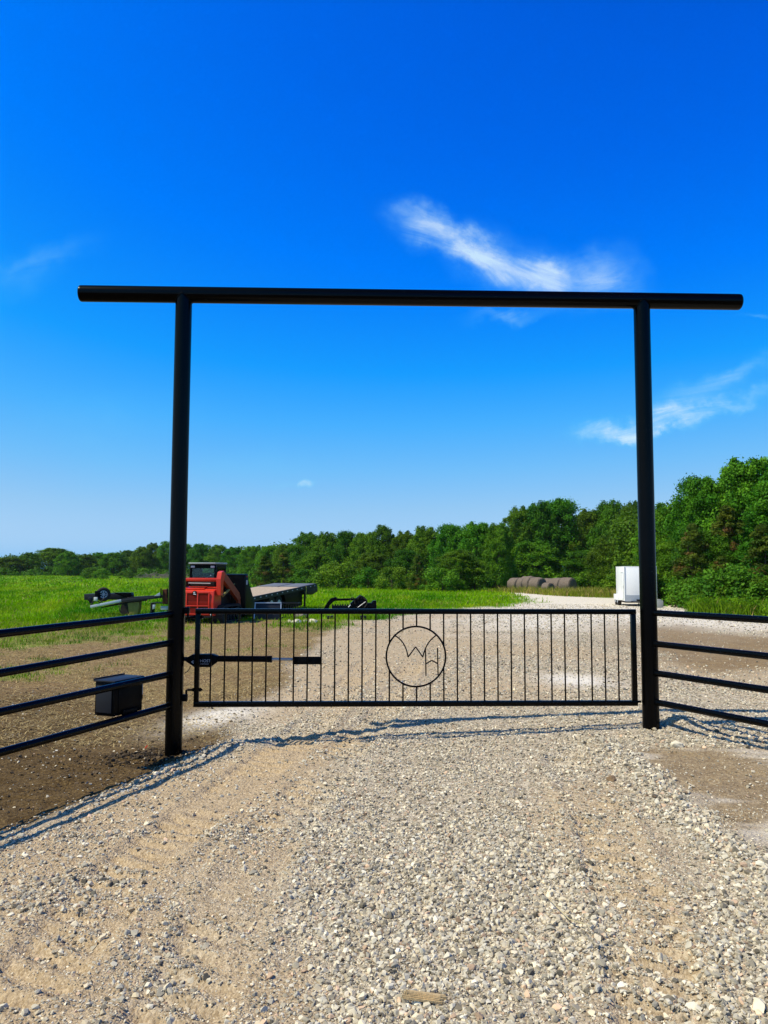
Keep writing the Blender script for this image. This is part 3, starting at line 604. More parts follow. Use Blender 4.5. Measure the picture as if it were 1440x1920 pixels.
# px, top y, distance, crown width px, prototype, label
far = [(-30, 1046, 235, 70, 2, 'treeline tree cut by the left photo edge'), (20, 1046, 228, 62, 0, 'low mid green tree at the left end of the far treeline'), (55, 1038, 232, 46, 1, 'dark narrow tree left of the broad dome in the far treeline'),
    (104, 1029, 240, 92, 3, 'broad dark domed tree, highest crown on the far left of the field'), (128, 1036, 222, 50, 4, 'yellowish green tree in front of the broad dark dome'), (160, 1041, 236, 62, 2, 'low rounded tree in the dip of the far treeline'),
    (186, 1038, 244, 50, 1, 'tree with a flat top right of the dip in the far treeline'), (214, 1038, 226, 62, 0, 'wide olive green tree above the cluster of field bushes'), (243, 1033, 238, 52, 3, 'rounded tree left of the two tallest far crowns'),
    (268, 1028, 232, 50, 4, 'light green tree beside the tall dark far crown'), (286, 1021, 240, 40, 2, 'tall dark tree with a ragged tip left of the gate post'), (312, 1018, 236, 44, 1, 'tallest far tree just left of the gate post'),
    (345, 1022, 230, 56, 0, 'far tree half hidden behind the left gate post'), (378, 1021, 215, 56, 3, 'far tree rising right above the loader cab'), (410, 1025, 205, 52, 4, 'far tree above the right side of the loader cab'),
    (440, 1029, 190, 60, 2, 'rounded tree right of the loader, top of the sagging skyline'), (474, 1027, 175, 60, 1, 'dark green tree over the left end of the flatbed'), (506, 1026, 165, 56, 0, 'mid green tree above the olive cedar clump'), (538, 1022, 150, 58, 3, 'tree stepping up to the wood right of the cedar clump')]
for (px, ty, d, wd, k, lb) in far: plant('far_tree', px, ty, d, wd, 'broad%d' % k, lb, GF)
wood = [(575, 1003, 128, 74, 2, 'dark rounded tree at the left shoulder of the wood'), (612, 1003, 122, 66, 1, 'tree with a level top second from the left shoulder of the wood'), (648, 1000, 118, 70, 0, 'green tree between the left shoulder and the tufted peak'),
    (718, 991, 112, 66, 4, 'tree with a tufted peak standing above its neighbours in mid wood'), (685, 1001, 115, 70, 3, 'leafy tree just left of the tufted peak'), (757, 1001, 110, 66, 2, 'tree in the hollow right of the tufted peak'), (797, 993, 105, 80, 1, 'bright tree right of the hollow in the skyline'),
    (843, 988, 100, 84, 0, 'broad tree behind the reddish cedar'), (893, 983, 95, 86, 3, 'high leafy tree left of the dip in the skyline'), (935, 988, 92, 70, 4, 'tree in the dip before the tall crowns'), (972, 958, 104, 84, 2, 'left of the two tall crowns behind the hay bales'), 
    (1052, 943, 106, 130, 0, 'broadest tallest crown of the wood, behind the hay bales'), (1010, 950, 104, 90, 1, 'tree joining the two tall crowns behind the hay bales'), (1110, 960, 104, 90, 3, 'dark tree right of the broadest crown'), (1148, 948, 98, 90, 4, 'very dark tree top left of the right gate post'), (1185, 950, 94, 90, 2, 'dark tree hidden partly by the right gate post'),
    (930, 1030, 100, 110, 3, 'mid height tree at the bend of the gravel track'), (1000, 1020, 98, 120, 4, 'bright green tree leaning over the left hay bales'), (1100, 1035, 94, 110, 0, 'low spreading tree behind the right hay bales'), (1150, 1010, 84, 110, 1, 'leafy tree above the white cargo trailer'),
    (860, 1035, 84, 100, 2, 'mid height tree right of the reddish cedar'), (700, 1040, 98, 96, 1, 'rounded tree in the middle of the wood front'), (590, 1038, 110, 84, 4, 'tree behind the pale willow bush'), (760, 1034, 94, 80, 0, 'tree directly behind the reddish cedar'),
    (1250, 955, 56, 120, 4, 'light green tree right beside the right gate post'), (1312, 903, 52, 130, 0, 'tree with open sprigs against the sky, second from the right edge'), (1408, 868, 50, 170, 3, 'tallest tree of the right edge, crown against the sky'), (1490, 880, 46, 190, 1, 'tree leaving the photo at the right edge'),
    (1255, 1020, 50, 110, 2, 'lower leafy tree behind the right gate post'), (1230, 1050, 54, 90, 1, 'small tree behind the white cargo trailer'), (1330, 1000, 46, 130, 4, 'leafy tree in front of the open sprigged tree'), (1440, 1010, 43, 150, 2, 'low broad tree at the right edge above the weeds')]
for (px, ty, d, wd, k, lb) in wood: plant('broadleaf_tree', px, ty, d, wd, 'broad%d' % k, lb, GW)
for (px, ty, d, wd, k, lb) in [(1300, 985, 45, 100, 0, 'olive brown cedar left of the dark gap in the right trees'), (1365, 950, 45.5, 120, 1, 'dark tall cedar in the middle of the right trees'), (1432, 985, 42, 110, 2, 'cedar at the right photo edge above the fence'), (1352, 1045, 41.5, 80, 0, 'small rusty cedar low among the right trees'),
    (783, 1040, 84, 46, 1, 'small reddish cedar at the foot of the wood'), (498, 1042, 100, 56, 2, 'left olive cedar of the clump behind the flatbed'), (532, 1036, 104, 60, 0, 'right taller olive cedar of the clump behind the flatbed')]:
    plant('cedar_tree', px, ty, d, wd, 'cedar%d' % k, lb, 'cedars among the trees')
for (px, ty, d, wd, k, lb) in [(170, 1066, 170, 34, 0, 'left bush of the cluster standing in the far field'), (192, 1067, 168, 30, 1, 'right bush of the cluster standing in the far field'), (238, 1071, 178, 34, 2, 'dark bush left of the grey brush pile'), (268, 1067, 182, 34, 0, 'light bush directly beside the grey brush pile'),
    (635, 1057, 92, 92, 1, 'pale willowy bush at the left front of the wood'), (690, 1068, 90, 60, 2, 'low dark bush right of the pale willowy bush'), (735, 1066, 86, 70, 0, 'bush between the willowy bush and reddish cedar'), (830, 1068, 80, 80, 1, 'bush right of the reddish cedar'), (890, 1064, 84, 80, 2, 'bush at the end of the grass near the track bend'),
    (575, 1070, 100, 60, 0, 'bush behind the raised end of the flatbed'), (1110, 1072, 90, 90, 2, 'bush directly behind the right hay bales'), (945, 1072, 94, 60, 1, 'bush left of the hay bales'), (1160, 1078, 74, 80, 0, 'bush left behind the white cargo trailer'), (1245, 1075, 47, 90, 1, 'bush right behind the gate post and trailer'), (1300, 1088, 43, 90, 2, 'bush above the chalk heap'), (1370, 1085, 40, 110, 0, 'bush above the weedy bank'), (1450, 1082, 38, 110, 1, 'bush at the right edge of the weedy bank')]:
    plant('bush', px, ty, d, wd, 'bush%d' % k, lb, GB)
# wood behind the front trees: one dense mass
def mass(line, n, seed, size, nper):
    r = np.random.default_rng(seed); cs, rs = [], []
    for _ in range(n):
        i = r.integers(0, len(line) - 1); t = r.random(); a, b = line[i], line[i + 1]; px = a[0] + (b[0] - a[0]) * t; top = a[1] + (b[1] - a[1]) * t; d = a[2] + (b[2] - a[2]) * t
        d2 = d * r.uniform(1.0, 1.1); X = at(px, 1060, d2); zt = at(px, top, d2).z - .8; z0 = gz(X.x, d2); cs.append((X.x, d2, z0 + (zt - z0) * r.random() ** .7)); rs.append(r.uniform(.9, 1.7) * (1 + d / 300))
    cs = np.array(cs); t = r.random((n, 1)); cols = np.array([.035, .125, .005]) * (1 - t) + np.array([.08, .20, .007]) * t
    return leaf_cloud(cs, np.array(rs), nper, size, cols, seed=seed)
mA = mass([(-60, 1052, 245), (100, 1036, 250), (160, 1046, 250), (300, 1030, 250), (420, 1034, 225), (560, 1020, 165)], 560, 5, .34, 70)
mB = mass([(560, 1016, 140), (640, 1010, 130), (760, 1008, 120), (880, 996, 106), (950, 990, 112), (1050, 960, 116), (1180, 962, 108)], 760, 6, .24, 90)
mC = mass([(1170, 965, 72), (1250, 968, 64), (1310, 930, 58), (1410, 892, 55), (1600, 900, 52)], 480, 8, .17, 110)
wv_, wf_, wc_ = [], [], []; o_ = 0
for (V, Fc, cc) in (mA, mB, mC): wv_.append(V); wf_.append(Fc + o_); wc_.append(cc); o_ += len(V)
tag(link('wood_interior', np_mesh('wood_interior', np.concatenate(wv_), np.concatenate(wf_), np.concatenate(wc_)), None, M['leaf']), kind='stuff', label='dense green foliage of the wood filling in behind the front trees', cat='wood')
# undergrowth at the foot of the trees and the weedy bank on the right
def low(line, n, hmax, size, nper, seed, a, b, rad=(.25, .6)):
    r = np.random.default_rng(seed); cs = []
    for _ in range(n):
        i = r.integers(0, len(line) - 1); t = r.random(); p, q = line[i], line[i + 1]; px = p[0] + (q[0] - p[0]) * t; d = p[1] + (q[1] - p[1]) * t + r.uniform(-1, 1) * (p[2] + (q[2] - p[2]) * t); X = at(px, 1060, d)
        cs.append((X.x, d, gz(X.x, d) + r.random() ** 1.5 * hmax * (.35 + 1.5 * float(vn(X.x * .45, d * .3, seed))) + .1))
    t = r.random((n, 1)); return leaf_cloud(np.array(cs), r.uniform(*rad, n), nper, size, np.array(a) * (1 - t) + np.array(b) * t, seed=seed)
ug = [low([(-60, 224, 4), (330, 226, 4), (560, 140, 4)], 420, 1.6, .26, 40, 31, (.04, .12, .005), (.085, .19, .007), (.6, 1.2)),
      low([(560, 108, 2), (740, 92, 2), (900, 92, 2), (960, 97, 2), (1100, 93, 2), (1190, 82, 2)], 520, 1.3, .15, 60, 32, (.05, .15, .006), (.13, .26, .009), (.4, .9)),
      low([(1180, 56, 2), (1260, 46, 2), (1310, 42, 1.5), (1400, 39, 1.5), (1600, 36, 1.5)], 420, 1.2, .085, 90, 33, (.04, .135, .006), (.095, .215, .008), (.3, .7))]
wv_, wf_, wc_ = [], [], []; o_ = 0
for (V, Fc, cc) in ug: wv_.append(V); wf_.append(Fc + o_); wc_.append(cc); o_ += len(V)
tag(link('undergrowth', np_mesh('undergrowth', np.concatenate(wv_), np.concatenate(wf_), np.concatenate(wc_)), None, M['leaf']), kind='stuff', label='low leafy undergrowth along the foot of the trees', cat='undergrowth')
P_BANK = poly([(1300, 1150), (1330, 1128), (1400, 1122), (1700, 1120), (1800, 1165), (1440, 1157), (1360, 1152)])
xb = rng.uniform(11, 40, 26000); yb = rng.uniform(27, 46, 26000); kb = sdist(P_BANK, xb, yb) > -.2; xb, yb = xb[kb], yb[kb]
V1 = blades(xb, yb, rng.uniform(.25, .8, len(xb)), np.full(len(xb), .035), straw_mix(green(len(xb), (.06, .16, .005), (.17, .28, .010)), .06), per=5, spread=.12)
r_ = np.random.default_rng(77); kk = r_.choice(len(xb), min(900, len(xb)), replace=False); cc_ = np.stack([xb[kk], yb[kk], G(xb[kk], yb[kk]) + r_.uniform(.1, .6, len(kk))], 1)
V2 = leaf_cloud(cc_, r_.uniform(.12, .32, len(kk)), 36, .06, green(len(kk), (.06, .18, .005), (.15, .28, .009)), seed=78)
def tri(q): return np.concatenate([q[:, [0, 1, 2]], q[:, [0, 2, 3]]])
tag(link('bank_weeds', np_mesh('bank_weeds', np.concatenate([V1[0], V2[0]]), np.concatenate([V1[1], tri(V2[1]) + len(V1[0])]), np.concatenate([V1[2], V2[2]])), None, M['blade']), kind='stuff', label='tall yellow green weeds on the bank right of the chalk lot', cat='weeds')
# ------------------------------------------------------------------ black pipe entrance
def rel(root, p):   # world point -> root's own space
    p = Vector(p) - root.location; return Matrix.Rotation(-root.rotation_euler.z, 3, 'Z') @ p
PR = .0815
bl, br = at(149.5, 550.3, 7.515), at(1388, 566.3, 7.745)
def on_beam(x): t = (x - bl.x) / (br.x - bl.x); return bl.lerp(br, t)
arch = thing('entrance_arch', (on_beam(.3).x, on_beam(.3).y, sz(.3, 7.62)), 'tall glossy black steel pipe entrance of two posts and an overhanging crossbeam', 'gateway')
dv = (br - bl).normalized(); ln = (br - bl).length
ds = [0, .002, .007, .016, .028]; rr_ = [PR * .80, PR * .9, PR * .965, PR * .993, PR]
pts = [bl + dv * d for d in ds] + [br - dv * d for d in reversed(ds)]
MB().tube([rel(arch, p) for p in pts], rr_ + rr_[::-1], 48).build('beam', M['black'], arch)
for P in (POST_L, POST_R):
    top = on_beam(P.x)
    p = MB().tube([rel(arch, (P.x, top.y, sz(P.x, P.y) - .35)), rel(arch, (P.x, top.y, 2)), rel(arch, (P.x, top.y, top.z))], PR * 1.0, 48).build('post', M['black'], arch)
    sad = [(P.x + (PR + .002) * math.cos(a), top.y + (PR + .002) * math.sin(a), top.z - PR * abs(math.cos(a)) - .001) for a in [2 * math.pi * k / 64 for k in range(65)]]
    MB().tube([rel(arch, q_) for q_ in sad], .0055, 8).build('weld_bead', M['black'], arch)
PLy, PRy = on_beam(POST_L.x).y, on_beam(POST_R.x).y

# fences: four rails each, square-cut ends welded on the posts with a small bead
def pipe_fence(name, start, sdir, zs0, zs1, length, label):
    f = thing(name, (start[0], start[1], sz(start[0], start[1])), label, 'fence', group='pipe fence wings beside the gate'); r0 = .0305
    d = Vector((sdir[0], sdir[1], 0)); d.normalize()
    for z0, z1 in zip(zs0, zs1):
        a = Vector((start[0], start[1], z0)) + d * (PR - .012); e = Vector((start[0], start[1], z0 + (z1 - z0) * length)) + d * length
        MB().tube([rel(f, a), rel(f, a.lerp(e, .5)), rel(f, e)], r0, 24).build('rail', M['black'], f)
        w0 = Vector((start[0], start[1], z0)) + d * (PR + .003); MB().ring(rel(f, w0), r0 + .001, .0045, d.cross(Vector((0, 0, 1))), (0, 0, 1), 24, 6).build('weld_bead', M['black'], f)
    e = Vector((start[0], start[1], 0)) + d * length
    MB().tube([rel(f, (e.x, e.y, sz(e.x, e.y) - .4)), rel(f, (e.x, e.y, max(zs0) + .1))], .05, 24).build('end_post', M['black'], f)
    return f
lz0 = [at(330, y, PLy).z for y in (1150.5, 1204, 1262.5, 1321)]; dl = 5.66; LX = at(0, 1250, dl); lz1 = [at(0, y, dl).z for y in (1188, 1262.5, 1336, 1413)]
Llen = math.hypot(LX.x - POST_L.x, LX.y - PLy)
pipe_fence('pipe_fence', (POST_L.x, PLy), (LX.x - POST_L.x, LX.y - PLy), lz0, [a + (b - a) / Llen for a, b in zip(lz0, lz1)], 3.6, 'black four rail pipe fence left of the gate, control box behind its lower rails')
rz0 = [at(1222, y, PRy).z for y in (1148.5, 1206, 1260.5, 1314.5)]; dr = 6.56; RX = at(1440, 1250, dr); rz1 = [at(1440, y, dr).z for y in (1162.3, 1230.5, 1294, 1358.6)]
Rlen = math.hypot(RX.x - POST_R.x, RX.y - PRy)
pipe_fence('pipe_fence', (POST_R.x, PRy), (RX.x - POST_R.x, RX.y - PRy), rz0, [a + (b - a) / Rlen for a, b in zip(rz0, rz1)], 3.2, 'black four rail pipe fence right of the gate, in front of the chalk lot')

# ------------------------------------------------------------------ swing gate
ga, gb = at(365, 1232, PLy + .02), at(1192, 1232, PRy + .02); gu = (gb - ga); gu.z = 0; gu.normalize(); grot = math.atan2(gu.y, gu.x); gn = Vector((-gu.y, gu.x, 0))
gate = thing('swing_gate', (ga.x, ga.y, sz(ga.x, ga.y)), 'black picket swing gate with a ring of thin rods holding the letters W and H', 'gate', rz=grot)
def gp(px, py, back=0):
    o = Vector((0, 0, CAM_Z)); d = ray(px, py); q = ga + gn * back; t = (q - o).dot(gn) / d.dot(gn); return rel(gate, o + d * t)
T = .0505
tl, tr_, blc, brc = gp(371.5, 1146), gp(1186.5, 1147), gp(368.5, 1320.3), gp(1190.5, 1318)
x0 = (tl.x + blc.x) / 2; x1 = (tr_.x + brc.x) / 2
def zt(x): return tl.z + (tr_.z - tl.z) * (x - x0) / (x1 - x0)
def zb(x): return blc.z + (brc.z - blc.z) * (x - x0) / (x1 - x0)
fm = MB()
for (za_, zb_) in ((zt(x0), zt(x1)), (zb(x0), zb(x1))): fm.bar((x0 - T / 2, 0, za_), (x1 + T / 2, 0, zb_), T, T, .004)
fm.build('frame', M['black'], gate)
for xx in (x0, x1): MB().bar((xx, 0, zb(xx) + T / 2 + .0008), (xx, 0, zt(xx) - T / 2 - .0008), T - .003, T - .003, .004, up=(0, 1, 0)).build('stile', M['black'], gate)
rc = gp(780, 1230.9); RR = .292
first, last = gp(395.4, 1232).x, gp(1159.5, 1232).x
for i in range(31):
    x = first + (last - first) * i / 30; lo, hi = zb(x) + T / 2 - .002, zt(x) - T / 2 + .002; dx = abs(x - rc.x)
    segs = [(lo, hi)]
    if dx < RR - .01: k = math.sqrt(RR * RR - dx * dx); segs = [(lo, rc.z - k), (rc.z + k, hi)]
    for a, b in segs: MB().tube([(x, 0, a), (x, 0, b)], .0078, 10).build('picket', M['black'], gate)
emb = MB().ring((rc.x, 0, rc.z), RR, .009, (1, 0, 0), (0, 0, 1), 96, 10).build('emblem_ring', M['black'], gate)
def z5(zx, zy): return gp(680 + zx / 7.2, 1150 + zy / 7.2)
def bez(p, n=10): return [((1 - t) ** 2) * Vector(p[0]) + 2 * t * (1 - t) * Vector(p[1]) + t * t * Vector(p[2]) for t in [k / n for k in range(n + 1)]]
wl_ = bez([z5(438, 302), z5(585, 385), z5(612, 592)]) ; wr_ = bez([z5(812, 592), z5(850, 395), z5(988, 300)])
wm_ = MB()
for seg in (wl_, [z5(612, 592), z5(715, 452)], [z5(715, 452), z5(812, 592)], wr_): wm_.tube(seg, .0064, 8)
wm_.build('letter_w', M['black'], emb)
hm = MB()
for seg in ([z5(848, 478), z5(855, 842)], [z5(1010, 468), z5(1018, 835)], [z5(857, 680), z5(932, 634)], [z5(932, 634), z5(1016, 680)]): hm.tube(seg, .0064, 8)
hm.build('letter_h', M['black'], emb)
for k, zz in enumerate((1294, 1158)):
    h0 = gp(362, zz); pz = h0.z - .07 * (1 - 2 * k) * 1; px_ = rel(gate, (POST_L.x, PLy, 0)).x + PR; py_ = rel(gate, (POST_L.x, PLy, 0)).y
    hg = MB(); hg.box((px_ + .018, py_ + .0, pz), (.05, .05, .065), bev=.006); hg.tube([(px_ + .03, py_, pz), (px_ + .03, py_, h0.z), (px_ + .05, py_ - .0, h0.z + .004), (x0 + T / 2 + .03, .0, h0.z + .004)], .0105, 10)
    hg.tube([(x0 - T / 2 - .014, .0, h0.z + .004), (x0 - T / 2 - .001, .0, h0.z + .004)], .02, 6); hg.tube([(x0 + T / 2 + .001, .0, h0.z + .004), (x0 + T / 2 + .018, .0, h0.z + .004)], .02, 6)
    hg.build('hinge', M['blackmatte'], gate)
lt = gp(1197, 1316); MB().box((x1 + T / 2 + .022, .02, lt.z), (.05, .012, .022), bev=.003).build('latch', M['blackmatte'], gate)

# ------------------------------------------------------------------ gate opener
op = thing('gate_opener', ga + gn * .11, 'black linear gate opener arm with pale lettering between left post and pickets', 'gate opener', rz=grot)
op.location.z = sz(ga.x, ga.y) + .3
def gq(px, py): 
    p = gp(px, py, .11); wp = Matrix.Rotation(grot, 3, 'Z') @ p + gate.location; return rel(op, wp)
q = [gq(*p) for p in ((345, 1236), (362, 1226.5), (398, 1226), (409, 1229.5), (409, 1240.5), (396, 1250), (366, 1250))]
pr = MB().prism([(v.x, -.045, v.z) for v in q], (0, .09, 0), bev=.006).build('motor_housing', M['blackmatte'], op)
t0, t1 = gq(407, 1235), gq(510, 1235.8); MB().tube([(t0.x, 0, t0.z), (t1.x, 0, t1.z)], .030, 24).tube([(t1.x - .045, 0, t1.z), (t1.x + .001, 0, t1.z)], .0325, 24).build('arm_tube', M['blackmatte'], op)
t2 = gq(551, 1236.5); MB().tube([(t1.x, 0, t1.z), (t2.x, 0, t2.z)], .0135, 20).build('rod', M['chrome'], op)
b0, b1 = gq(549.5, 1230), gq(601, 1244.5); MB().box(((b0.x + b1.x) / 2, -.055, (b0.z + b1.z) / 2), (b1.x - b0.x, .012, b0.z - b1.z), bev=.002).box(((b0.x + b1.x) / 2 - .05, -.02, (b0.z + b1.z) / 2), (.05, .06, .02)).build('bracket', M['blackmatte'], op)
c0 = gq(384, 1238.3); tm = Matrix.Translation((c0.x, -.0465, c0.z)) @ Matrix.Rotation(R(90), 4, 'X')
text_mesh('lettering', 'GHOST', .040, M['decal'], pr, .0006, tm); c1 = gq(385, 1244); text_mesh('lettering', 'CONTROLS', .0155, M['decal'], pr, .0005, Matrix.Translation((c1.x, -.0465, c1.z)) @ Matrix.Rotation(R(90), 4, 'X'))
cv = [gq(*p) for p in ((360, 1240), (364.5, 1237), (364.5, 1239.6), (362.6, 1240.2), (364.8, 1241), (364.8, 1244))]
MB().prism([(v.x, -.0462, v.z) for v in cv], (0, -.0006, 0)).build('chevron_mark', M['decal'], pr)
hp = rel(op, (POST_L.x, PLy, 0)); MB().box(((hp.x + PR + q[0].x) / 2 + .005, .02, q[0].z), (abs(q[0].x - hp.x - PR) + .05, .012, .04)).build('post_bracket', M['blackmatte'], op)
cp = [gq(*p) for p in ((356, 1249), (355, 1254), (350, 1260), (345, 1263))]; MB().tube([(v.x, .02, v.z) for v in cp], .004, 8).build('cable', M['rubber'], op)

# ------------------------------------------------------------------ control box behind the left rails
fd = Vector((LX.x - POST_L.x, LX.y - PLy, 0)).normalized(); fn = Vector((fd.y, -fd.x, 0)); fn = fn if fn.x < 0 else -fn   # outward, away from the drive
def fence_at(px):
    k = ray(px, 1280); k = k.x / k.y; return (POST_L.x - k * PLy) / (k * fd.y - fd.x)
sA, sB = fence_at(222), fence_at(275); ztop = at(221, 1281, PLy + fd.y * sA).z; zbot = at(221, 1345, PLy + fd.y * sA).z
base = Vector((POST_L.x, PLy, 0)) + fd * ((sA + sB) / 2) + fn * .15
cb_ = thing('control_box', (base.x, base.y, zbot), 'black metal control box hung behind the left fence rails near the post', 'control box', rz=math.atan2(fd.y, fd.x)); Lb = abs(sA - sB); hb = ztop - zbot
sgn = 1 if (Matrix.Rotation(cb_.rotation_euler.z, 3, 'Z') @ Vector((0, 1, 0))).dot(fn) > 0 else -1
en = MB().box((0, 0, hb / 2), (Lb, .21, hb), bev=.006).build('enclosure', M['blackmatte'], cb_)
lidm = MB().box((0, 0, hb + .008), (Lb + .022, .235, .016), bev=.004).box((0, sgn * .116, hb + .018), (Lb + .02, .012, .02), bev=.002).build('lid', M['greysteel'], cb_)
MB().box((0, -sgn * .1075, hb / 2 - .01), (Lb * .7, .006, hb * .8), bev=.002).build('side_panel', M['blackmatte'], en)
MB().box((Lb / 2 + .006, 0, hb * .5), (.008, .17, hb * .8), bev=.002).build('end_panel', M['greysteel'], en)
kp = MB().box((-Lb / 2 - .03, -sgn * .02, hb * .62), (.055, .09, .19), bev=.004).build('keypad_case', M['blackmatte'], cb_)
MB().box((-Lb / 2 - .03, -sgn * .067, hb * .66), (.038, .004, .13), bev=.001).build('display', M['decal'], kp)
MB().tube([(-Lb / 2 - .03, 0, hb * .32), (-Lb / 2 - .03, 0, hb * .12), (-Lb / 2 - .02, 0, hb * .05), (-Lb / 2 - .045, 0, hb * .0), (-Lb / 2 - .06, 0, hb * .08), (-Lb / 2 - .03, 0, hb * .12)], .004, 8).build('cable', M['decal'], cb_)
MB().box((0, -sgn * .1225, hb * .86), (Lb * .5, .02, .04), bev=.002).build('hanger', M['blackmatte'], cb_); MB().box((0, -sgn * .1225, .02), (Lb * .5, .02, .04), bev=.002).build('hanger', M['blackmatte'], cb_)

# ------------------------------------------------------------------ red track loader
LY = 27.0; lx = at(366, 1110, LY).x; LZ = sz(lx, LY)
ld = thing('track_loader', (lx, LY, LZ), 'red compact track loader with dark cab parked behind the left gate post', 'track loader', rz=R(-8.5))
k_ = 1.0
body = MB().prism([(-.69, 0, .27), (-.69, -.015, .75), (-.69, .02, 1.13), (-.69, .10, 1.17), (-.69, .50, 1.27), (-.69, .60, 1.27), (-.69, .72, .9), (-.69, .72, .27)], (1.38, 0, 0), bev=.025).build('engine_cover', M['red'], ld, 14)
MB().box((0, 1.45, .68), (1.04, 1.5, .62), bev=.03).build('chassis', M['iron'], ld)
gr = MB()
for sxx in (-.69 + .035, -.30, .11, .52): gr.box((sxx, -.028, .70), (.045, .034, .78), bev=.006)
for zz in (.335, .62, 1.075): gr.box((-.065, -.0295, zz), (1.2, .036, .045), bev=.006)
gr.build('grille_frame', M['red'], body)
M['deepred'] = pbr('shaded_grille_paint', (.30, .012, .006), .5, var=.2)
lv = MB()
for (xa, xb_) in ((-.63, -.325), (-.275, .085), (.135, .495)):
    for (za_, zb_) in ((.365, .59), (.65, 1.045)):
        nz_ = int((zb_ - za_) / .038)
        for j in range(nz_): lv.box(((xa + xb_) / 2, -.018, za_ + .02 + j * .038), (xb_ - xa, .012, .020), Matrix.Rotation(R(28), 3, 'X'))
lv.build('louvre', M['deepred'], body)
bk = MB()
for (xa, xb_) in ((-.63, -.325), (-.275, .085), (.135, .495)):
    for (za_, zb_) in ((.36, .597), (.643, 1.052)): bk.box(((xa + xb_) / 2, -.009, (za_ + zb_) / 2), (xb_ - xa + .01, .008, zb_ - za_))
bk.build('vent_backing', M['rust'], body)
MB().prism([(-.5, .13, 1.188), (.27, .13, 1.188), (.27, .46, 1.27), (-.5, .46, 1.27)], (0, -.006, .025), bev=.006).build('hood_panel', M['red'], body)
em = MB().tube([(0, -.02, 1.06), (0, -.05, 1.06)], .085, 24).build('emblem', M['blackmatte'], body)
MB().bar((-.05, -.054, 1.085), (.02, -.054, 1.10), .008, .022).bar((.0, -.054, 1.10), (.0, -.054, 1.05), .008, .022).bar((-.045, -.054, 1.035), (.05, -.054, 1.02), .008, .026).build('emblem_mark', M['whitepaint'], em)
for s in (-1, 1):
    MB().box((s * .60, -.018, .315), (.05, .02, .05), bev=.006).build('tail_lamp', M['lamp'], ld)
MB().box((0, -.02, .235), (1.36, .06, .06), bev=.01).build('rear_bumper', M['iron'], ld)
